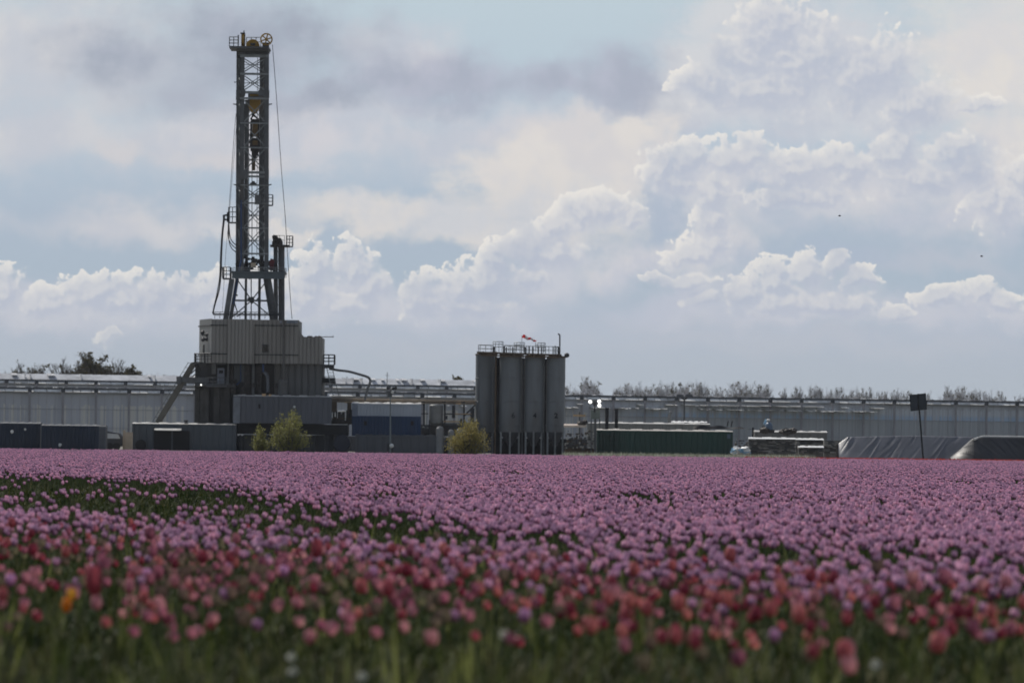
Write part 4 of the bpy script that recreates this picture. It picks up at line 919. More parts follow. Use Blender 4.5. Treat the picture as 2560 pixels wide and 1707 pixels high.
# ---------------------------------------------------------------- greenhouses
def glass_wall_mat():
    m = bpy.data.materials.new('milky_greenhouse_glass'); m.use_nodes = True; t = m.node_tree; t.nodes.clear(); h = G(t)
    tc = h.n('ShaderNodeTexCoord').outputs['Object']; s = h.n('ShaderNodeSeparateXYZ'); t.links.new(tc, s.inputs[0]); x, y, z = s.outputs
    base_ = h.mix(h.noise(h.v('MULTIPLY', tc, (.6,1,.25)), .5, 4, .6, D2=False), (.56,.57,.63,1), (.68,.69,.73,1))
    # vertical shade strips hung inside the pane (pale beige low down, pale blue in the middle band to the east)
    st = h.noise(h.v('MULTIPLY', tc, (1,0,0)), 1.25, 3, .7, D2=False); cl_ = h.noise(h.v('MULTIPLY', tc, (1,0,0)), .11, 2, .5, D2=False)
    st2 = h.noise(h.v('MULTIPLY', tc, (1,0,0)), 3.1, 3, .7, D2=False); jz = h.noise(h.v('MULTIPLY', tc, (1,0,0)), 1.6, 2, .6, D2=False)
    west = h.ss(x, 78, 70); east = h.ss(x, 70, 84)
    low = h.m('LESS_THAN', z, h.m('MULTIPLY_ADD', jz, 1.2, 4.3))
    bm = h.m('MULTIPLY', h.m('MULTIPLY', h.ss(h.m('ADD', st, h.m('MULTIPLY', cl_, .55)), .755, .83), low), west)
    c = h.mix(h.m('MULTIPLY', bm, .85), base_, (.88,.84,.76,1))
    fine = h.ss(st2, .35, .65)
    lowE = h.m('LESS_THAN', z, 4.35)
    c = h.mix(h.m('MULTIPLY', h.m('MULTIPLY', lowE, east), .7), c, h.mix(fine, (.38,.41,.42,1), (.60,.61,.62,1)))
    band = h.m('MULTIPLY', h.m('GREATER_THAN', z, 4.4), h.m('LESS_THAN', z, h.m('MULTIPLY_ADD', jz, 1.5, 5.1)))
    bl = h.m('MULTIPLY', h.m('MULTIPLY', h.ss(h.m('ADD', h.m('MULTIPLY', st2, .7), h.m('MULTIPLY', st, .4)), .50, .57), band), east)
    c = h.mix(h.m('MULTIPLY', bl, .8), c, h.mix(h.ss(z, 4.7, 5.3), (.5,.68,.9,1), (.8,.84,.9,1)))
    b = h.n('ShaderNodeBsdfPrincipled'); h.put(b.inputs['Base Color'], c); b.inputs['Roughness'].default_value = .35; b.inputs['Specular IOR Level'].default_value = .5
    tr = h.n('ShaderNodeBsdfTransparent'); tr.inputs[0].default_value = (.9,.92,.95,1); mx = h.n('ShaderNodeMixShader'); mx.inputs[0].default_value = .12
    t.links.new(b.outputs[0], mx.inputs[1]); t.links.new(tr.outputs[0], mx.inputs[2]); o = h.n('ShaderNodeOutputMaterial'); t.links.new(mx.outputs[0], o.inputs[0]); return m
GW = glass_wall_mat()
GFR = mat('grey_lilac_frame', (.44,.41,.43), .6, .1, .1, 1)
GROOF = mat('translucent_roof_glass', (.62,.64,.68), .5, 0, .25, .5, transl=.25)
GPOST = mat('pinkish_grey_post', (.33,.31,.33), .6, 0, .1, 1)
GDARK = mat('dark_gutter', (.07,.075,.085), .6, .1, .2)
ALU = mat('bright_aluminium_flap', (.8,.8,.78), .4, 0, .25, .8, .25)
def greenhouse(name, label, x0, y0, Y0, x1, y1, Y1, extra0, extra1, H, bay, roof_h, strips=True):
    a, c_ = P(x0, y0, Y0), P(x1, y1, Y1); d = Vector((c_.x-a.x, Y1-Y0, 0)); rz = math.atan2(d.y, d.x); Ld = d.length
    t = thing(name, label, 'greenhouse', (a.x, Y0, 0), rz=rz); rr = random.Random(len(name)+int(x0))
    X0, X1 = -extra0, Ld+extra1; D = 60
    b = MB(); b.box(X0, X1, .12, .16, 0, H-.28); b.build('glass_wall', GW, t, local=True)
    b = MB(); b.box(X0, X1, 3.2, 3.3, 0, H-.6); b.box(X0, X1, D-.1, D, 0, H); b.box(X0,X0+.1,.2,D,0,H); b.box(X1-.1,X1,.2,D,0,H); b.build('inner_screen', mat('inner_screen_cloth', (.5,.5,.5), .8, 0, .2, .2, transl=.5), t, local=True)
    b = MB()
    for z, w in ((4.42,.05),(H-.62,.05),(2.2,.03),(.5,.05)): b.box(X0, X1, .05, .12, z-w/2, z+w/2)
    b.build('horizontal_glazing_bar', mat('pale_glazing_bar',(.34,.34,.36),.5), t, local=True)
    b = MB(); x = X0
    while x < X1: b.box(x-.012, x+.012, .08, .118, 0, H-.28); x += bay/4
    b.build('glazing_mullion', GFR, t, local=True)
    k = 0; x = X0 - (X0 % bay)
    while x < X1:
        if x > X0: b = MB(); b.box(x-.13, x+.13, -.82, -.70, 0, H-.38); po = b.build('post', GPOST, t, local=True); b = MB(); b.box(x-.24, x+.24, -.86, -.66, H-.46, H-.02); b.build('post_head', GDARK, po, local=True)
        x += bay; k += 1
    b = MB(); b.box(X0, X1, -.10, .5, H-.06, H+.11); b.build('gutter', GDARK, t, local=True)
    b = MB(); x = X0; 
    while x < X1:                                     # aluminium flaps added under the gutter, tilted to catch sun as glints
        w = rr.uniform(.5, 1.6); tilt = rr.uniform(.4, .65); zt_ = H-.12; b.hexa([(x,-.02-tilt,zt_-.30),(x+w,-.02-tilt,zt_-.30),(x+w,.08,zt_-.30),(x,.08,zt_-.30),(x,-.0,zt_),(x+w,0,zt_),(x+w,.08,zt_),(x,.08,zt_)]); x += w+rr.uniform(.02,.12)
    b.build('glint_flap', ALU, t, local=True)
    if strips:  # further added flaps, stretched outwards so they show as rows of sun glints
        b = MB()
        for row, (z, a0, a1, dens_, wmax) in enumerate(((H-.82, 80, 108, .85, 2.2), (H-1.32, 68, 108, .55, .7), (H-.85, 56, 80, .3, 1.2), (H-1.3, 50, 68, .25, .8))):
            x = a0
            while x < a1:
                w = rr.uniform(.15, wmax)
                if rr.random() < dens_:
                    h = rr.uniform(.14,.24); tl=(1.2 if z > H-1 else 1.8)+rr.uniform(0,.3); b.hexa([(x,.10-tl,z-h),(x+w,.10-tl,z-h),(x+w,.115,z-h),(x,.115,z-h),(x,.09,z+.02),(x+w,.09,z+.02),(x+w,.115,z+.02),(x,.115,z+.02)])
                x += w+rr.uniform(.03,.3)
        b.build('inner_glint_flap', ALU, t, local=True)
    b = MB(); n = int(D/4)
    for r_ in range(n):                               # ridges run parallel to the facade
        y = .3 + r_*4; b.hexa([(X0,y,H),(X1,y,H),(X1,y+4,H),(X0,y+4,H),(X0,y+1.9,H+roof_h),(X1,y+1.9,H+roof_h),(X1,y+2.1,H+roof_h),(X0,y+2.1,H+roof_h)])
    rf = b.build('roof', GROOF, t, local=True)
    b = MB(); x = X0
    while x < X1:
        h = rr.uniform(.02,.2)
        for r_ in (0,1,3): b.box(x, x+.06, .3+r_*4, 2.2+r_*4, H+.01, H+roof_h+.06) if rr.random()<.3 else None
        w = rr.uniform(.3,1.2)
        if rr.random() < .3: b.hexa([(x,1.4,H+roof_h*.72),(x+w,1.4,H+roof_h*.72),(x+w,2.3,H+roof_h+.02),(x,2.3,H+roof_h+.02),(x,1.0,H+roof_h*.72+h*.5),(x+w,1.0,H+roof_h*.72+h*.5),(x+w,2.3,H+roof_h+.08),(x,2.3,H+roof_h+.08)])
        x += w+rr.uniform(.1,.8)
    b.build('roof_vent', mat('pale_vent_frame',(.5,.51,.53),.7,0,.2,1), rf, local=True)
    return t
greenhouse('greenhouse','long pale greenhouse with a glass facade running behind the whole drilling site', 72, 970, 690, 2480, 1004, 720, 12, 12, 6.92, 4.07, .10)
gb = greenhouse('greenhouse','taller greenhouse roof rising behind the left half of the long glass facade', -60, 954, 770, 1192, 972, 786, 8, 0, 8.65, 4.07, .9, False)
g3 = greenhouse('greenhouse','distant greenhouse roof peeping out between the rig ladder and the light mast', 800, 958, 845, 1190, 966, 850, 3, 0, 9.3, 4.07, .5, False)

# ---------------------------------------------------------------- trees
def bare_tree_mesh(name, H, Wd, seed, twigs=5, green=0.0, dens=1.0):
    rd = random.Random(seed); tr = MB(); tw = MB(); lf = MB(); zc = H*.60; rz = H*.40; rx = Wd/2
    def shell(u, jit=.12):                            # point in the crown at relative radius u
        a = rd.uniform(0, 2*math.pi); el_ = math.asin(rd.uniform(-.35, 1.0)); k = u*(1+rd.gauss(0, jit)); return Vector((rx*k*math.cos(a)*math.cos(el_), rx*k*math.sin(a)*math.cos(el_), zc+rz*k*math.sin(el_)))
    fork = Vector((rd.gauss(0,.15), 0, H*.30)); tr.tube((0,0,0), fork, H*.020, H*.014, 6, False)
    def seg(mb, a, b, r0, r1, bow):
        m_ = a.lerp(b, .5)+Vector((rd.gauss(0,bow), rd.gauss(0,bow), abs(rd.gauss(0,bow)))); mb.tube(a, m_, r0, (r0+r1)/2, 3, False); mb.tube(m_, b, (r0+r1)/2, r1, 3, False); return m_
    for i in range(int(12*dens**.5)):
        p1 = shell(.45); m1 = seg(tr if i < 3 else tw, fork.lerp(Vector((0,0,zc)), rd.random()*.5), p1, H*.009, H*.005, H*.02)
        for j in range(7):
            o = m1.lerp(p1, rd.random()); dirv = (p1-fork).normalized(); p2 = shell(.8, .14)
            if (p2-o).length > rx*1.1: p2 = o+(p2-o)*.45
            m2 = seg(tw, o, p2, H*.0042, H*.0022, H*.012)
            for k in range(int(9*(twigs-3)*.5)+2):
                o2 = m2.lerp(p2, rd.uniform(.1,1)); d3 = ((p2-Vector((0,0,zc*.7))).normalized()+Vector((rd.gauss(0,.45),rd.gauss(0,.45),rd.gauss(.15,.35)))).normalized(); L_ = H*rd.uniform(.03,.085)
                p3 = o2+d3*L_; tw.tube(o2, p3, H*.0016, H*.0009, 3, False)
                if green and rd.random() < green:
                    for _ in range(5):
                        c = p3+Vector([rd.gauss(0,.16) for _ in range(3)]); a = Vector([rd.gauss(0,.10) for _ in range(3)]); b_ = Vector([rd.gauss(0,.10) for _ in range(3)]); lf.face([c-a, c+b_, c+a, c-b_])
                for q in range(2):
                    o3 = o2.lerp(p3, rd.uniform(.3,1)); tw.tube(o3, o3+(d3+Vector((rd.gauss(0,.6),rd.gauss(0,.6),rd.gauss(0,.5)))).normalized()*L_*.55, H*.0010, H*.0007, 3, False)
    vs = np.array(tw.v); mx = np.percentile(np.abs(vs[:,0]),98.5); mz = np.percentile(vs[:,2],99.7)
    for m_ in (tr, tw, lf): m_.v = [(v[0]*Wd/2/mx, v[1]*Wd/2/mx, v[2]*H/mz) for v in m_.v]
    return tr, tw, lf
LEAFO = mat('olive_spring_leaf', (.10,.085,.035), .8, 0, .3, 1, transl=.3)
protos = []
def tree_thing(label, px, ptop, Y, Wpx, seed, green=0, group=None, mt=BARK, twigs=5, dens=1):
    k_ = Y/F; top = P(px, ptop, Y); H = top.z; tr, tw, lf = bare_tree_mesh('t', H, Wpx*k_, seed, twigs, green, dens)
    t = thing('bare_tree' if green < .5 else 'budding_tree', label, 'tree', (top.x, Y, 0), group)
    tr.build('trunk', mt, t, local=True); cw = tw.build('crown', mt, t, local=True)
    if lf.f: lf.build('leaves', LEAFO, cw, local=True)
    return t
tt = []
for i,(x,yt,w,g_r,lab) in enumerate(((55,912,80,.1,'leafless bushy tree above the greenhouse roof, leftmost of the left group'),(100,915,60,.1,'small leafless tree second in the left group'),(158,902,85,.1,'leafless tree with fine upright twigs in the middle of the left group'),(200,908,50,.1,'low leafless tree tucked against the tall rounded tree'),
    (234,888,72,.7,'tall rounded olive brown tree, highest of the left group'),(298,904,58,.05,'thin see-through leafless tree right of the tall rounded tree'),(332,920,34,.4,'small ochre tinged tree at the right end of the left group'))):
    tt.append(tree_thing(lab, x, yt, 880+i*3, w*1.3, 20+i, g_r, None, BARK, 6 if g_r > .5 else 5, 3.2))
far = [(352,945,30),(378,938,34),(402,936,36),(430,940,30),(468,944,28),(862,946,30),(1040,955,34),(1065,953,34),(1095,957,30),(1168,955,40),
       (1412,965,40),(1465,946,66),(1492,970,30),(1552,968,44),(1585,958,66),(1622,968,40),(1655,960,46),(1692,960,50),(1722,958,52),(1752,957,44),(1795,967,38),(1850,955,60),(1905,961,50),(1962,973,26),(1993,968,34),
       (2040,965,40),(2072,973,24),(2098,970,36),(2140,974,36),(2166,972,46),(2196,980,22),(2212,979,24),(2240,974,36),(2268,978,34),(2318,983,26),(2368,969,44),(2405,967,40),(2438,975,34),(2470,978,36),(2500,979,26),(2552,991,30)]
pm = []
for s in range(6):
    tr, tw, lf = bare_tree_mesh('t', 12.0, 8.0, 60+s, 6, .06, 4)
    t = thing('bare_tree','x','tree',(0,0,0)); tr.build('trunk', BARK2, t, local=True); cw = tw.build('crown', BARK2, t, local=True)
    if lf.f: lf.build('leaves', LEAFO, cw, local=True)
    pm.append(t)
FD = {352:'faint leafless treetop just right of the left tree group',378:'faint leafless treetop second right of the left tree group',402:'faint leafless treetop midway between left tree group and rig cabin',430:'faint leafless treetop left of the chute top',468:'faint leafless treetop touching the inclined chute beside the rig cabin',
862:'small leafless treetop by the ladder right of the rig cabin',1040:'leafless treetop above the grey hopper tank',1065:'leafless treetop left of the evergreen crown, further one',1095:'leafless treetop just left of the dark evergreen crown',1168:'pale leafless treetop between evergreen crown and silos',
1412:'leafless treetop partly hidden by the right edge of the silos',1465:'round leafless tree standing alone just right of the silos',1492:'low leafless treetop right beside the lone round tree',1552:'leafless treetop above the right exhaust stack',1585:'broad rounded leafless treetop above the left half of the green container',1622:'low leafless treetop just right of the broad rounded one',1655:'leafless treetop above the thick vent pipe, left side',1692:'leafless treetop just left of the street lamp',1722:'leafless treetop directly behind the street lamp heads',1752:'leafless treetop just right of the street lamp',1795:'low leafless treetop above the right end of the green container',
1850:'dense leafless treetop, taller of the pair left of the dome machine',1905:'dense leafless treetop above the blue grey dome',1962:'tiny leafless treetop above the covered machine',1993:'ochre tinged small treetop above the long pallet stack',2040:'rounded leafless treetop above the distant grey container end',2072:'tiny leafless treetop right of the rounded one above the pallets',2098:'leafless treetop above the left end of the black sheeting',2140:'low leafless treetop over the left part of the black sheeting',2166:'wide leafless treetop over the left part of the black sheeting',2196:'tiny narrow treetop over the black sheeting',2212:'second tiny narrow treetop over the black sheeting',2240:'leafless treetop a little left of the road sign',2268:'leafless treetop touching the left edge of the road sign',2318:'low leafless treetop touching the right edge of the road sign',2368:'spreading leafless treetop, first big one right of the road sign',2405:'upright leafless treetop, second right of the road sign',2438:'narrow leafless treetop, third right of the road sign',2470:'leafless treetop above the left end of the glossy black heap',2500:'small leafless treetop above the middle of the glossy black heap',2552:'low leafless treetop at the right edge of the picture'}
def fardesc(i, x):
    if x in FD: return FD[x]
    if x < 480: return 'faint leafless treetop above the greenhouse roof, between the left tree group and the inclined chute'
    if x < 1200: return 'faint leafless treetop above the roofs between the rig cabin and the silos'
    if x < 1420: return 'leafless treetop partly hidden by the right edge of the silos'
    if x < 1500: return 'round leafless tree standing alone just right of the silos' if x == 1465 else 'low leafless treetop beside the lone round tree right of the silos'
    if x < 1810: return 'leafless treetop in the row left of and around the street lamp'
    if x < 1925: return 'dense dark leafless tree, one of the pair above the dome machine'
    if x < 2290: return 'leafless treetop in the low row left of the road sign'
    return 'leafless treetop in the low row right of the road sign'
cnt = {}
for i,(x,yt,w) in enumerate(far):
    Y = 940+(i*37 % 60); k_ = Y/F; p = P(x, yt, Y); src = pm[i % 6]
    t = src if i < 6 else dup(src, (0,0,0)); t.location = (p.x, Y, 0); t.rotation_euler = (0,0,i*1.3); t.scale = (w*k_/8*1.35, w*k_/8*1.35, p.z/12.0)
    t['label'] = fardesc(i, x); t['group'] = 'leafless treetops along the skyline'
    if x in (1465,): del t['group']
t = tree_thing('dark olive evergreen tree crown just left of the silos', 1149, 949, 905, 46, 91, .9, None, BARK, 6, 3)

# ---------------------------------------------------------------- bushes with spring leaves
LEAFY = mat('yellow_green_leaf', (.25,.245,.07), .65, 0, .35, 3, transl=.35)
LEAFA = mat('ochre_green_leaf', (.30,.25,.07), .65, 0, .35, 3, transl=.35)
def bush(label, px, ptop, Y, Wpx, seed, mt, n=5200, lobes=9, vase=False):
    k_ = Y/F; top = P(px, ptop, Y); H = top.z; Wd = Wpx*k_; rd = random.Random(seed)
    t = thing('leafy_bush', label, 'bush', (top.x, Y, 0)); st = MB(); lf = MB()
    tips = []
    for k in range(lobes*7):
        a = rd.uniform(0, 2*math.pi); rr_ = math.sqrt(rd.random()); hx = (1-(abs(rr_*math.cos(a)))**1.8*.55)*rd.choice((1,1,.8,1.06))
        h = H*hx*rd.uniform(.55,1.0); e = Vector((math.cos(a)*rr_*Wd*.48, math.sin(a)*rr_*Wd*.4, h)); s0 = Vector((rd.gauss(0,.12), rd.gauss(0,.12), 0))
        mid = s0.lerp(e,.5)+Vector((rd.gauss(0,.1),rd.gauss(0,.1),.15)); st.tube(s0, mid, .03, .018, 4, False); st.tube(mid, e, .018, .006, 4, False); tips.append((s0, mid, e))
    m = len(tips)
    for _ in range(n):
        s0, mid, e = tips[rd.randrange(m)]; u = rd.random()**.6; p = (s0.lerp(mid, u*2) if u < .5 else mid.lerp(e, u*2-1)); sg = .07+.14*math.sin(u*3)
        p = p+Vector((rd.gauss(0,sg),rd.gauss(0,sg),rd.gauss(0,sg)))
        if p.z < .1: continue
        a = Vector([rd.gauss(0,1) for _ in range(3)]).normalized()*rd.uniform(.04,.085); b_ = a.orthogonal().normalized()*rd.uniform(.025,.05); lf.face([p-a, p+b_, p+a, p-b_])
    st.build('branches', BARK, t, local=True); lf.build('foliage', mt, t, local=True); return t
bush('yellow green leafy bush in front of the slate grey container', 724, 1024, 385, 106, 3, LEAFY, 4200)
bush('small yellow green shoot cluster left of the larger bush by the grey container', 649, 1062, 386, 40, 4, LEAFY, 1300, 3)
bush('ochre green leafy bush in front of the pipe bridge beside the silos', 1170, 1044, 380, 122, 8, LEAFA, 4600)

# ---------------------------------------------------------------- birds
for i,(x,y,lab) in enumerate(((2099,540,'tiny dark bird flying above the low white cloud on the right'),(2454,641,'tiny dark bird flying near the right edge of the sky'))):
    Y=260; c=P(x,y,Y); b=MB(); b.ico(c,.07,.03,.025,8,5); b.f=b.f; 
    for s in (-1,1): b.face([c+Vector((-.03,0,.01)),c+Vector((.03,0,.01)),c+Vector((.02,s*.12,.05))]); b.face([c+Vector((-.03,0,.01)),c+Vector((.02,s*.12,.05)),c+Vector((-.04,s*.16,.03))])
    b.face([c+Vector((-.06,0,0)),c+Vector((-.11,.02,0)),c+Vector((-.11,-.02,0))]); tag(b.build('bird',RUBBER),lab,'bird')

# ================================================================ tulip field
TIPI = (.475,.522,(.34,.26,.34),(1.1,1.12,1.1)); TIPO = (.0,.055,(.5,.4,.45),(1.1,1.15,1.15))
PURP = (.52,.20,.40); PURP2 = (.60,.26,.44)
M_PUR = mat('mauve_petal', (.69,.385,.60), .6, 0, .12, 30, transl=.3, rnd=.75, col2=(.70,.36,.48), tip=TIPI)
M_RED = mat('crimson_petal', (.44,.055,.10), .5, 0, .15, 30, transl=.38, rnd=.6, col2=(.52,.19,.17))
M_PNK = mat('rose_petal', (.50,.16,.24), .5, 0, .15, 30, transl=.42, rnd=.5, col2=(.50,.24,.25))
M_ORG = mat('orange_petal', (.80,.30,.02), .5, 0, .12, 30, transl=.4)
M_YEL = mat('yellow_petal', (.85,.50,.06), .5, 0, .12, 30, transl=.4)
M_SCA = mat('scarlet_petal', (.60,.07,.03), .5, 0, .15, 30, transl=.4, rnd=.4)
M_PAL = mat('faded_petal', (.26,.17,.14), .75, 0, .2, 30, transl=.3, rnd=.6, col2=(.17,.16,.09), spec=.1)
M_STM = mat('tulip_stem', (.07,.105,.03), .6, 0, .2, 20, transl=.2, rnd=.4)
M_LEF = mat('tulip_leaf', (.024,.045,.010), .7, 0, .25, 12, transl=.25, rnd=.8, col2=(.055,.062,.013), spec=.15)
M_GRS = mat('grass_blade', (.03,.04,.012), .6, 0, .3, 12, transl=.3, rnd=.8, col2=(.14,.125,.06), spec=.25)
def bloom_mb(seed, s=1.0, openn=0.0, hi=False):
    rd = random.Random(seed); b = MB(); n = 12 if hi else 8
    prof = [(.003,0),(.014,.004),(.022,.014),(.025+.002*openn,.028),(.022+.006*openn,.043),(.014+.013*openn,.056)]
    i = len(b.v); lob = 3
    for j,(r_,h) in enumerate(prof):
        for k in range(n):
            a = 2*math.pi*k/n; pet = 1+.07*math.cos(lob*a*1.0)*(j/5); hh = h+(.006*math.cos(n/2*a) if j == 5 else 0)+(rd.uniform(-.002,.002) if j>3 else 0)
            b.v.append((r_*pet*math.cos(a)*s, r_*pet*math.sin(a)*s, hh*s))
    for j in range(len(prof)-1):
        for k in range(n): b.f.append((i+j*n+k, i+j*n+(k+1)%n, i+(j+1)*n+(k+1)%n, i+(j+1)*n+k)); b.mi.append(0)
    if hi:                                            # inner petals
        for k in range(3):
            a = 2*math.pi*k/3+.5; c = Vector((math.cos(a)*.010*s, math.sin(a)*.010*s, 0)); t_ = Vector((-math.sin(a), math.cos(a), 0))*.012*s
            b.face([c-t_+Vector((0,0,.03*s)), c+t_+Vector((0,0,.03*s)), c*1.1+t_*.7+Vector((0,0,.05*s)), c*.9+Vector((0,0,.060*s)), c*1.1-t_*.7+Vector((0,0,.05*s))])
    return b
def leaf_mb(b, p, ang, L_, wdt, bend, nseg=5):
    d = Vector((math.cos(ang), math.sin(ang), 0)); t_ = Vector((-math.sin(ang), math.cos(ang), 0)); prev = None
    for j in range(nseg+1):
        u = j/nseg; out = bend*u*u*L_; zz_ = L_*(u - bend*.45*u*u*u); w = wdt*(.45+1.5*u-1.95*u*u+.02) if u < 1 else .001
        c = Vector(p)+d*out+Vector((0,0,zz_)); l, r_, mi = c-t_*w/2, c+t_*w/2, c-d*w*.22
        if prev: b.face([prev[0], prev[1], mi, l]); b.face([prev[1], prev[2], r_, mi])
        prev = (l, mi, r_)
src_cols = {}
def variants(key, meshes):
    c = bpy.data.collections.new(key)
    for i,(mb, mt) in enumerate(meshes):
        me = bpy.data.meshes.new(key+'_shape'); me.from_pydata(mb.v, [], mb.f)
        for m_ in (mt if isinstance(mt,(list,tuple)) else [mt]): me.materials.append(m_)
        if isinstance(mt,(list,tuple)): me.polygons.foreach_set('material_index', mb.mi)
        me.polygons.foreach_set('use_smooth', [True]*len(me.polygons))
        me.update(); o = bpy.data.objects.new('%s_%02d' % (key, i), me); c.objects.link(o)
    return c
def scatter(name, label, cat, pts, rot, scl, vi, col_):
    me = bpy.data.meshes.new(name); me.vertices.add(len(pts)); me.vertices.foreach_set('co', np.asarray(pts, dtype=np.float32).ravel())
    a = me.attributes.new('rot','FLOAT_VECTOR','POINT'); a.data.foreach_set('vector', np.asarray(rot, dtype=np.float32).ravel())
    a = me.attributes.new('scl','FLOAT_VECTOR','POINT'); a.data.foreach_set('vector', np.asarray(scl, dtype=np.float32).ravel())
    a = me.attributes.new('vi','INT','POINT'); a.data.foreach_set('value', np.asarray(vi, dtype=np.int32))
    me.update(); o = bpy.data.objects.new(name, me); COL.objects.link(o); tag(o, label, cat, None, 'stuff')
    ng = bpy.data.node_groups.new(name+'_scatter','GeometryNodeTree'); ng.interface.new_socket('Geometry', in_out='INPUT', socket_type='NodeSocketGeometry'); ng.interface.new_socket('Geometry', in_out='OUTPUT', socket_type='NodeSocketGeometry')
    N_, L_ = ng.nodes, ng.links; gi_, go_ = N_.new('NodeGroupInput'), N_.new('NodeGroupOutput')
    ci = N_.new('GeometryNodeCollectionInfo'); ci.inputs['Collection'].default_value = col_; ci.inputs['Separate Children'].default_value = True; ci.inputs['Reset Children'].default_value = True
    ip = N_.new('GeometryNodeInstanceOnPoints'); ip.inputs['Pick Instance'].default_value = True
    def na(n_, typ): q_ = N_.new('GeometryNodeInputNamedAttribute'); q_.data_type = typ; q_.inputs['Name'].default_value = n_; return q_.outputs[0]
    er = N_.new('FunctionNodeEulerToRotation')
    L_.new(gi_.outputs[0], ip.inputs['Points']); L_.new(ci.outputs[0], ip.inputs['Instance']); L_.new(na('vi','INT'), ip.inputs['Instance Index'])
    L_.new(na('rot','FLOAT_VECTOR'), er.inputs[0]); L_.new(er.outputs[0], ip.inputs['Rotation']); L_.new(na('scl','FLOAT_VECTOR'), ip.inputs['Scale']); L_.new(ip.outputs[0], go_.inputs[0])
    md = o.modifiers.new('scatter','NODES'); md.node_group = ng; return o
rng = np.random.default_rng(11)
def bloom_on_stem(seed, openn, mt):
    b = bloom_mb(seed, 1.0, openn); zs = .50
    b.v = [(x,y,z+zs-.03) for x,y,z in b.v]; b.mi = [0]*len(b.f); b.cur = 1; b.tube((0,0,.12),(0,0,zs-.028),.0032,.003,3,False); b.mi += [1]*(len(b.f)-len(b.mi)); return (b,[mt,M_STM])
def tuft(seed, n=5, L0=.26, w0=.045, gm=False):
    rd = random.Random(seed); b = MB()
    for k in range(n): leaf_mb(b,(rd.gauss(0,.02),rd.gauss(0,.02),0),rd.uniform(0,6.28),L0*rd.uniform(.8,1.25),w0*rd.uniform(.7,1.2),rd.uniform(.1,.7),4)
    return b
M_SPR = mat('bright_stem', (.06,.085,.02), .5, 0, .3, 12, transl=.4, rnd=.9, col2=(.17,.18,.06), spec=.4)
def spears(seed):
    rd = random.Random(seed); b = MB()
    for k in range(4): leaf_mb(b,(rd.gauss(0,.03),rd.gauss(0,.03),0),rd.uniform(0,6.28),rd.uniform(.36,.46),rd.uniform(.010,.03),rd.uniform(.0,.25),4)
    return b
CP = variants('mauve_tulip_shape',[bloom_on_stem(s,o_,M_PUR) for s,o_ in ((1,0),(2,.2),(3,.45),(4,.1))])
CR = variants('red_tulip_shape',[bloom_on_stem(s,o_,m_) for s,o_,m_ in ((5,0,M_RED),(6,.3,M_PNK),(7,.1,M_RED),(8,.5,M_PNK),(9,.8,M_PAL))])
CS = variants('scarlet_tulip_shape',[bloom_on_stem(s,o_,M_SCA) for s,o_ in ((5,0),(6,.3))])
CL = variants('leaf_tuft_shape',[(tuft(s),M_LEF) for s in range(5)]+[(tuft(s,9,.30,.012),M_GRS) for s in range(5,8)]+[(spears(s),M_SPR) for s in (40,41)])
def wedge(d0, d1, dens_, margin=1.2, half=.094):
    n = int(((d1*d1-d0*d0)*half + 2*margin*(d1-d0))*dens_); out = []
    while len(out) < n:
        d = math.sqrt(rng.uniform(d0*d0, d1*d1)) if margin < 2 else math.sqrt(rng.uniform(d0*d0, d1*d1)); x = rng.uniform(-1,1)*(half*d+margin); out.append((x,d))
    return np.array(out)
def wedge_fast(d0, d1, dens_, margin, half=.094):
    n = int(((d1*d1-d0*d0)*half + 2*margin*(d1-d0))*dens_); d = np.sqrt(rng.uniform(d0*d0, d1*d1, n)); x = rng.uniform(-1,1,n)*(half*d+margin); return np.stack([x,d],1)
def vnoise(x, y, sx, sy, seed):                       # smooth value noise on the ground plane
    r2 = np.random.default_rng(seed); T = r2.random((64,64)); u = x/sx+100; v = y/sy+100; i = np.floor(u).astype(int); j = np.floor(v).astype(int); fu = u-i; fv = v-j; fu = fu*fu*(3-2*fu); fv = fv*fv*(3-2*fv)
    return (T[i%64,j%64]*(1-fu)*(1-fv)+T[(i+1)%64,j%64]*fu*(1-fv)+T[i%64,(j+1)%64]*(1-fu)*fv+T[(i+1)%64,(j+1)%64]*fu*fv)
def field_density(x, d):
    # thinned diagonal strip: (-7.1,79)->(1.9,22.5) far edge, (-3.1,34)->(0.3,23) near edge
    far_e = np.interp(x,[-14,-11.8,-5.9,-1.8,-.1,2,3.5,6],[142,131,107,69,55,52,46,37]); near_e = np.interp(x,[-8,-5.4,-2.7,-1.2,.4,2.2,3.4,6],[72,60,49,43,41,38,34.5,28])
    s_far = 1/(1+np.exp((d-far_e)/2.2)); s_near = 1/(1+np.exp((near_e-d)/1.8)); bare = s_far*s_near
    west = 1/(1+np.exp((x-.6)/.9)); bare = bare*(.80+.20*west)
    nz = vnoise(x,d,1.0,9,1)*.6+vnoise(x,d,.45,3.5,2)*.4; t_ = x+d/6.2+vnoise(x,d,3,30,5)*.8; row = .5+.5*np.cos(2*math.pi*t_/1.55)
    k = 1-bare*(.90+.09*(nz>.45)); k = np.where(bare<.3, k*np.clip(nz*2.2-.25,.08,1)*(1-.6*row**5), k); return np.clip(k,0,1)
def red_line(x): return np.interp(x,[-6,-4.7,0,2.8,5],[57,52.5,39.5,33,29])   # boundary between red and mauve beds
def mk(pts, zt, zj, tilt=.12, s0=.92, s1=1.12):
    n = len(pts); z = np.zeros(n); sz = (zt + rng.normal(0,zj,n))/.53
    rot = np.stack([rng.normal(0,tilt,n),rng.normal(0,tilt,n),rng.uniform(0,6.28,n)],1); sxy = rng.uniform(s0,s1,n)*1.0
    return np.stack([pts[:,0],pts[:,1],z],1), rot, np.stack([sxy,sxy,sz],1)
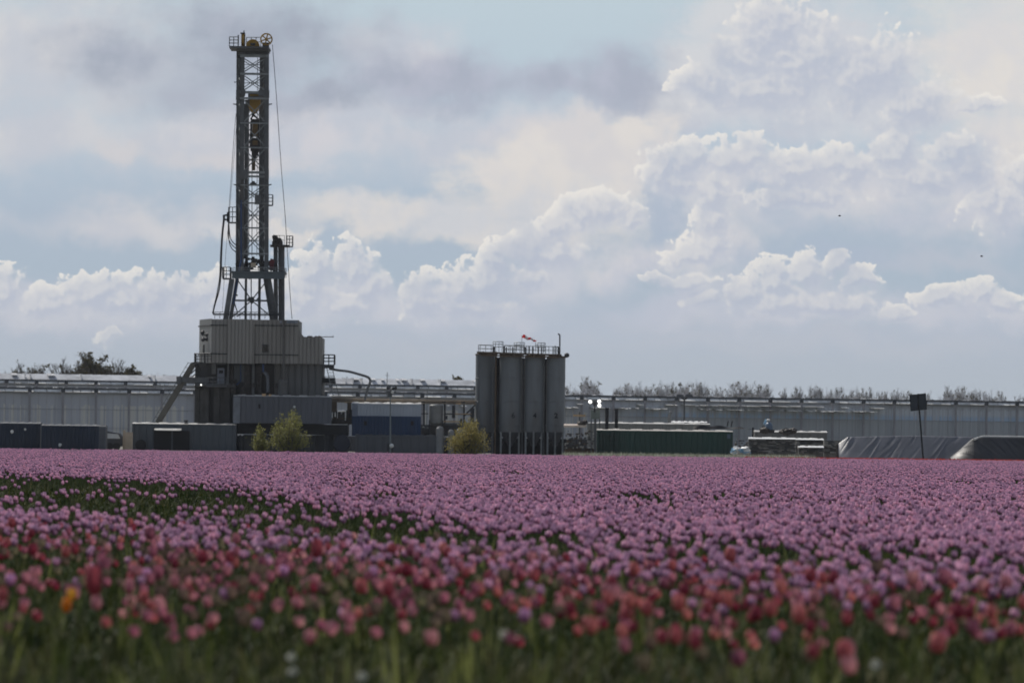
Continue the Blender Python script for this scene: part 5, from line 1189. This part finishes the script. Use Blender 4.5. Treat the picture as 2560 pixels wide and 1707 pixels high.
# mauve tulips
A = np.concatenate([wedge_fast(25,60,36,1.0),wedge_fast(60,130,27,1.5),wedge_fast(130,312,19,3)])
A = A[rng.random(len(A)) < field_density(A[:,0],A[:,1])*np.clip(.74+(A[:,1]-40)/90,.74,1)]
rl = red_line(A[:,0]); A = A[rng.random(len(A)) < 1/(1+np.exp(-(A[:,1]-rl+.8)/2.2))]
# the far field edge runs slightly nearer on the right
p_,r_,s_ = mk(A,.53,.022,.10)
NM=len(A); scatter('mauve_tulips','broad field of mauve pink tulips reaching to the drilling site','tulip field',p_,r_,s_,rng.integers(0,4,len(A)),CP)
# red and faded tulips mingled behind the nearest ones
B = wedge_fast(26,56,7,.8); rl = red_line(B[:,0]); B = B[~((B[:,0]/B[:,1]*F+1280 > 110) & (B[:,0]/B[:,1]*F+1280 < 235) & (B[:,1] < 31))]; rl = red_line(B[:,0]); B = B[(rng.random(len(B)) < 1/(1+np.exp((B[:,1]-rl-1.5)/2.2)))]
p_,r_,s_ = mk(B,.49,.035,.16); scatter('red_tulips','mixed red, rose and faded tulips between the nearest tulips and the mauve field','tulip bed',p_,r_,s_,np.where(B[:,0] < 0, rng.choice([1,1,3,3,4,4,0],len(B)), rng.choice([0,1,2,3,4],len(B))),CR)
# scarlet strip beyond the field on the right
S_ = np.stack([rng.uniform(13,33,3400),rng.uniform(314,320,3400)],1); p_,r_,s_ = mk(S_,.56,.02); scatter('scarlet_tulips','thin scarlet tulip strip along the far right edge of the mauve field','tulip strip',p_,r_,s_,rng.integers(0,2,len(S_)),CS)
# leaves
Lf = np.concatenate([wedge_fast(17.5,38,95,.6),wedge_fast(38,75,42,.8),wedge_fast(75,140,20,1.2),wedge_fast(140,312,4,3)])
n = len(Lf); z = np.zeros(n); rot = np.stack([rng.normal(0,.15,n),rng.normal(0,.15,n),rng.uniform(0,6.28,n)],1); sc_ = rng.uniform(.85,1.25,n)
near = Lf[:,1] < 27; vi = np.where(rng.random(n) < np.where(near,.45,.18), rng.integers(5,8,n), rng.integers(0,5,n)); vi = np.where((rng.random(n) < .06) & (Lf[:,1] < 60), rng.integers(8,10,n), vi)
scatter('tulip_foliage','dense dark green tulip leaves and grass blades under the blooms','foliage',np.stack([Lf[:,0],Lf[:,1],z],1),rot,np.stack([sc_,sc_,sc_*rng.uniform(.85,1.15,n)],1),vi,CL)
# grass verge between field and site
Vg = np.stack([np.where(np.arange(12000)%2==0, rng.uniform(3,17,12000), rng.uniform(-26,33,12000)),rng.uniform(314,330,12000)],1); Vg = Vg[(Vg[:,0]>2)|(rng.random(len(Vg))<.3)]; n=len(Vg)
M_VRG = mat('pale_verge_grass',(.20,.22,.12),.6,0,.3,5,transl=.3,rnd=.6,col2=(.62,.62,.54)); CV = variants('verge_shape',[(tuft(s,7,.42,.03),M_VRG) for s in range(30,33)])
sc_=rng.uniform(.9,1.2,n)*np.where((Vg[:,0]>3)&(Vg[:,0]<17),1.30,1.0); scatter('verge_grass','pale green grass verge between the tulip field and the containers','grass verge',np.stack([Vg[:,0],Vg[:,1],np.zeros(n)],1),np.stack([np.zeros(n),np.zeros(n),rng.uniform(0,6.28,n)],1),np.stack([sc_,sc_,sc_],1),rng.integers(0,3,n),CV)

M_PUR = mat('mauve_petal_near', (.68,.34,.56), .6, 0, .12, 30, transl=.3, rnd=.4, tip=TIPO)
# individual tulips -------------------------------------------------------
def tulip_proto(seed, openn, mt, h=.50):
    t = thing('tulip','x','tulip'); b = bloom_mb(seed,1,openn,True)
    o = b.build('bloom',mt,t,local=True,smooth=True); o.location = (0,0,h-.03)
    rd = random.Random(seed); b = MB(); b.pline(curve([Vector((0,0,0)),Vector((rd.uniform(-.01,.01),.0,h*.5)),Vector((0,0,h-.028))],3),.0035,6); b.build('stem',M_STM,t,local=True,smooth=True)
    for k in range(2): b = MB(); leaf_mb(b,(0,0,0),rd.uniform(0,6.28),rd.uniform(.24,.32),.05,rd.uniform(.2,.5),6); b.build('leaf',M_LEF,t,local=True,smooth=True)
    return t
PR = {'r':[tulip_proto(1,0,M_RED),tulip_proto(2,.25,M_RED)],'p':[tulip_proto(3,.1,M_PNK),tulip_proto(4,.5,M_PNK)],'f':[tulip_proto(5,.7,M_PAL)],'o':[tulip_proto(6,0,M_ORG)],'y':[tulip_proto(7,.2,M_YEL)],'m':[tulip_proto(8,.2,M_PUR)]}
used = set(); LBL = {'r':('crimson tulip among the blurred nearest tulips at the front of the field','crimson tulips nearest the camera'),'p':('rose pink tulip among the blurred nearest tulips at the front of the field','rose pink tulips nearest the camera'),'f':('faded pale tulip among the blurred nearest tulips at the front of the field','faded tulips nearest the camera'),
  'm':('mauve tulip nearest the camera, at the near edge of the mauve field','mauve tulips nearest the camera')}
rd = random.Random(77); ntul = 0
def put_tulip(kind, px, py, size, label=None, grp=True, zmul=1, d=None):
    global ntul
    d = d or (EYE-rd.uniform(.47,.56))*F/(py+size*.2-HZ-(px-1280)*.01222); c = P(px,py+size*.35,d); bs = min(1.7,max(.8,size*.74*d/F/.056)) if d < 60 else 1; src = rd.choice(PR[kind]); 
    if id(src) in used: t = dup(src,(0,0,0))
    else: t = src; used.add(id(src))
    sxy = rd.uniform(.92,1.1); h = max(.2,(c.z+.03*bs)/.50); sxy *= bs; t.location = (c.x,d,0); t.scale = (sxy,sxy,h); t.rotation_euler = (rd.gauss(0,.05),rd.gauss(0,.05),rd.uniform(0,6.28))
    # keep the bloom itself undistorted
    for ch in t.children:
        if ch.name.startswith('bloom'): ch.scale = (1,1,sxy*zmul/h)
    if label:
        t['label'] = label
        if 'group' in t: del t['group']
    else: t['label'], t['group'] = LBL[kind]
    ntul += 1; return t
EX = '''r 1476 1565 58|r 1424 1519 48|r 1348 1443 44|p 1329 1399 40|r 1541 1459 46|r 1574 1503 52|r 1612 1524 56|r 1601 1426 46|p 1492 1519 38|r 1557 1562 40|p 1443 1421 40|r 1702 1511 48|r 1655 1592 50|r 1707 1592 52|r 1764 1603 52|p 1786 1552 40|r 1753 1492 46|r 1816 1503 50|r 1786 1520 44|r 1824 1394 46|r 1900 1462 52|r 1971 1470 50|r 2009 1443 44|r 1936 1524 50|r 1977 1538 52|p 1990 1522 46|r 2023 1565 46|r 2009 1625 48|p 2042 1497 44|r 2075 1448 40|r 2113 1546 48|p 2085 1481 40|r 2172 1503 46|p 2260 1508 46|r 2347 1503 44|r 2401 1530 50|r 2428 1530 50|r 2504 1530 48|r 2553 1508 46|p 2488 1459 50|p 2466 1470 46|p 2358 1448 50|p 2287 1448 48|p 1321 1503 36|p 1427 1448 36|p 1381 1514 34|p 1650 1459 36
r 27 1310 34|r 313 1323 30|p 375 1339 42|r 92 1378 42|r 163 1380 36|r 190 1375 36|r 19 1356 28|r 82 1334 30|p 256 1421 52|r 19 1486 46|p 381 1383 36|r 501 1397 40|p 452 1456 44|r 479 1475 42|r 435 1407 30|r 588 1394 38|p 544 1448 36|r 590 1465 36|p 642 1448 34|r 707 1427 40|p 669 1405 32|p 789 1459 38|r 882 1470 44|r 958 1475 48|p 980 1492 44|r 1001 1427 42|r 1061 1459 42|r 1110 1383 34|p 1080 1405 34|r 1225 1448 42|p 1186 1470 36|r 1225 1410 34|r 463 1318 30|p 599 1350 34|p 348 1427 34|p 65 1454 34|p 327 1470 38|p 375 1448 36|r 996 1372 34|r 1099 1372 32|p 918 1440 34|p 850 1420 32|r 1148 1430 34'''
for ln in EX.replace('\n','|').split('|'):
    k_,x,y,s = ln.split(); put_tulip(k_,float(x)+0,float(y),float(s))
put_tulip('r',250,1474,60,'largest blurred deep red tulip, drooping, right of the two orange yellow tulips',zmul=1.45)
put_tulip('o',158,1514,40,'orange tulip bud, lower left of the yellow one',zmul=1.15)
put_tulip('y',188,1487,38,'yellow tulip at upper right of the orange bud')
put_tulip('r',784,1383,40,'upright crimson tulip rising into the mauve band left of centre',zmul=1.4)
put_tulip('p',1296,1590,40,'pale reddish tulip standing alone low in the dark foliage near the centre')
for x,y,d,lab in ((1340,1129,262,'small crimson tulip sticking up at the field edge below the silos'),(1998,1138,258,'dark red tulip sticking up at the field edge below the pallet stacks'),(2182,1137,258,'pinkish red tulip sticking up at the field edge left of the road sign'),(720,1112,250,'taller mauve tulip sticking up at the field edge before the left bush')):
    t = put_tulip('m' if x==720 else 'r',x,y,60,lab,d=d); t.scale = (2.0,2.0,t.scale[2]); 
    for ch in t.children:
        if ch.name.startswith('bloom'): ch.scale = (1,1,2.0/t.scale[2])
# further near blooms filling the front bed
k = 0
while ntul < 300:
    d = math.sqrt(rd.uniform(22.5**2, 42**2)); x = rd.uniform(-1,1)*.095*d; rl_ = float(red_line(np.array([x]))[0])
    if d > rl_+2 and rd.random() < .75: continue
    if 110 < 1280+x/d*F < 235 and d < 30: continue
    if x < .5 and d < 27 and rd.random() < .85: continue
    z = rd.gauss(.465,.045); kind = rd.choices(['r','p','f','m'],([.30,.30,.30,.10] if x > 0 else [.16,.38,.34,.12]))[0] if d < rl_+2 else 'm'
    src = rd.choice(PR[kind]); t = dup(src,(0,0,0)) if id(src) in used else src; used.add(id(src))
    sxy = rd.uniform(1.0,1.45); h = z/.5; t.location=(x,d,0); t.scale=(sxy,sxy,h); t.rotation_euler=(rd.gauss(0,.10),rd.gauss(0,.10),rd.uniform(0,6.28))
    for ch in t.children:
        if ch.name.startswith('bloom'): ch.scale=(1,1,sxy/h)
    t['label'],t['group'] = LBL[kind]; ntul += 1
for lst in PR.values():
    for s in lst:
        if id(s) not in used:
            for ch in list(s.children): bpy.data.objects.remove(ch)
            bpy.data.objects.remove(s)

# labels that place each near tulip by its neighbours in the picture
def to_px(p):
    v = Vector(p)-Vector((0,0,EYE)); w = v.dot(fw); return 1280+F*v.dot(rt)/w, 853.5-F*v.dot(up)/w
ZN = [(-500,330,'at the far left of the bed'),(330,560,'below the workshop container'),(560,800,'below the slate grey container'),(800,1100,'below the two tone container'),(1100,1260,'below the ochre green bush'),
  (1260,1430,'below the silos'),(1430,1640,'below the green container\'s left half'),(1640,1850,'below the green container\'s right half'),(1850,2080,'below the pallet stacks'),(2080,2290,'below the grey black sheeting'),(2290,2450,'below the road sign'),(2450,3200,'at the far right of the bed')]
RW = [(0,1400,'beside the mauve band,'),(1400,1455,'high in the front bed,'),(1455,1520,'low in the front bed,'),(1520,1560,'at the lower bloom edge,'),(1560,2000,'alone in dark foliage,')]
CN = {'crimson':'crimson tulip','rose':'rose pink tulip','faded':'faded pale tulip','mauve':'mauve tulip'}
for o in list(COL.objects):
    if o.get('category') == 'tulip' and o.get('group'):
        bl = [c for c in o.children if c.name.startswith('bloom')][0]
        x, y = to_px((o.location.x, o.location.y, bl.location.z*o.scale[2])); w = o['label'].split()[0]
        z_ = [t for a, b_, t in ZN if a <= x < b_] or ['at the far right of the bed']; r_ = [t for a, b_, t in RW if a <= y < b_] or ['in the front bed,']
        o['label'] = CN[w]+' '+r_[0]+' '+z_[0]

# pale seed heads low in the grass at the bottom edge
for i,(x,y,lab) in enumerate(((728,1640,'pale round seed head in the dark grass at the bottom edge, upper of two'),(732,1678,'pale round seed head at the very bottom, just under another one'),(1262,1585,'small pale seed head in the dark foliage below the rightmost silos'),(2190,1660,'pale seed head low at the bottom below the pallet stacks'),(905,1690,'small pale seed head at the bottom edge left of centre'))):
    d = 22.5; c = P(x,y,d); t = thing('seed_head',lab,'seed head',(c.x,d,0)); b = MB(); rd = random.Random(i)
    for k in range(60):
        v = Vector([rd.gauss(0,1) for _ in range(3)]).normalized(); b.tube(c+v*.004, c+v*.021, .0012, .0016, 3)
    b.build('puff', mat('seed_white',(.75,.74,.66),.7,0,.1), t); b = MB(); b.tube((c.x,d,0), c, .003, n=5); b.build('stem', M_STM, t)

# ---------------------------------------------------------------- air
b = MB(); b.box(-2600, 2600, -70, 4600, -1, 60)
hm = bpy.data.materials.new('pale_air'); hm.use_nodes = True; t_ = hm.node_tree; t_.nodes.clear(); pv = t_.nodes.new('ShaderNodeVolumePrincipled'); pv.inputs['Color'].default_value = (.85,.9,1,1); pv.inputs['Density'].default_value = .00005
ho = t_.nodes.new('ShaderNodeOutputMaterial'); t_.links.new(pv.outputs[0], ho.inputs['Volume'])
tag(b.build('haze', hm), kind='stuff')
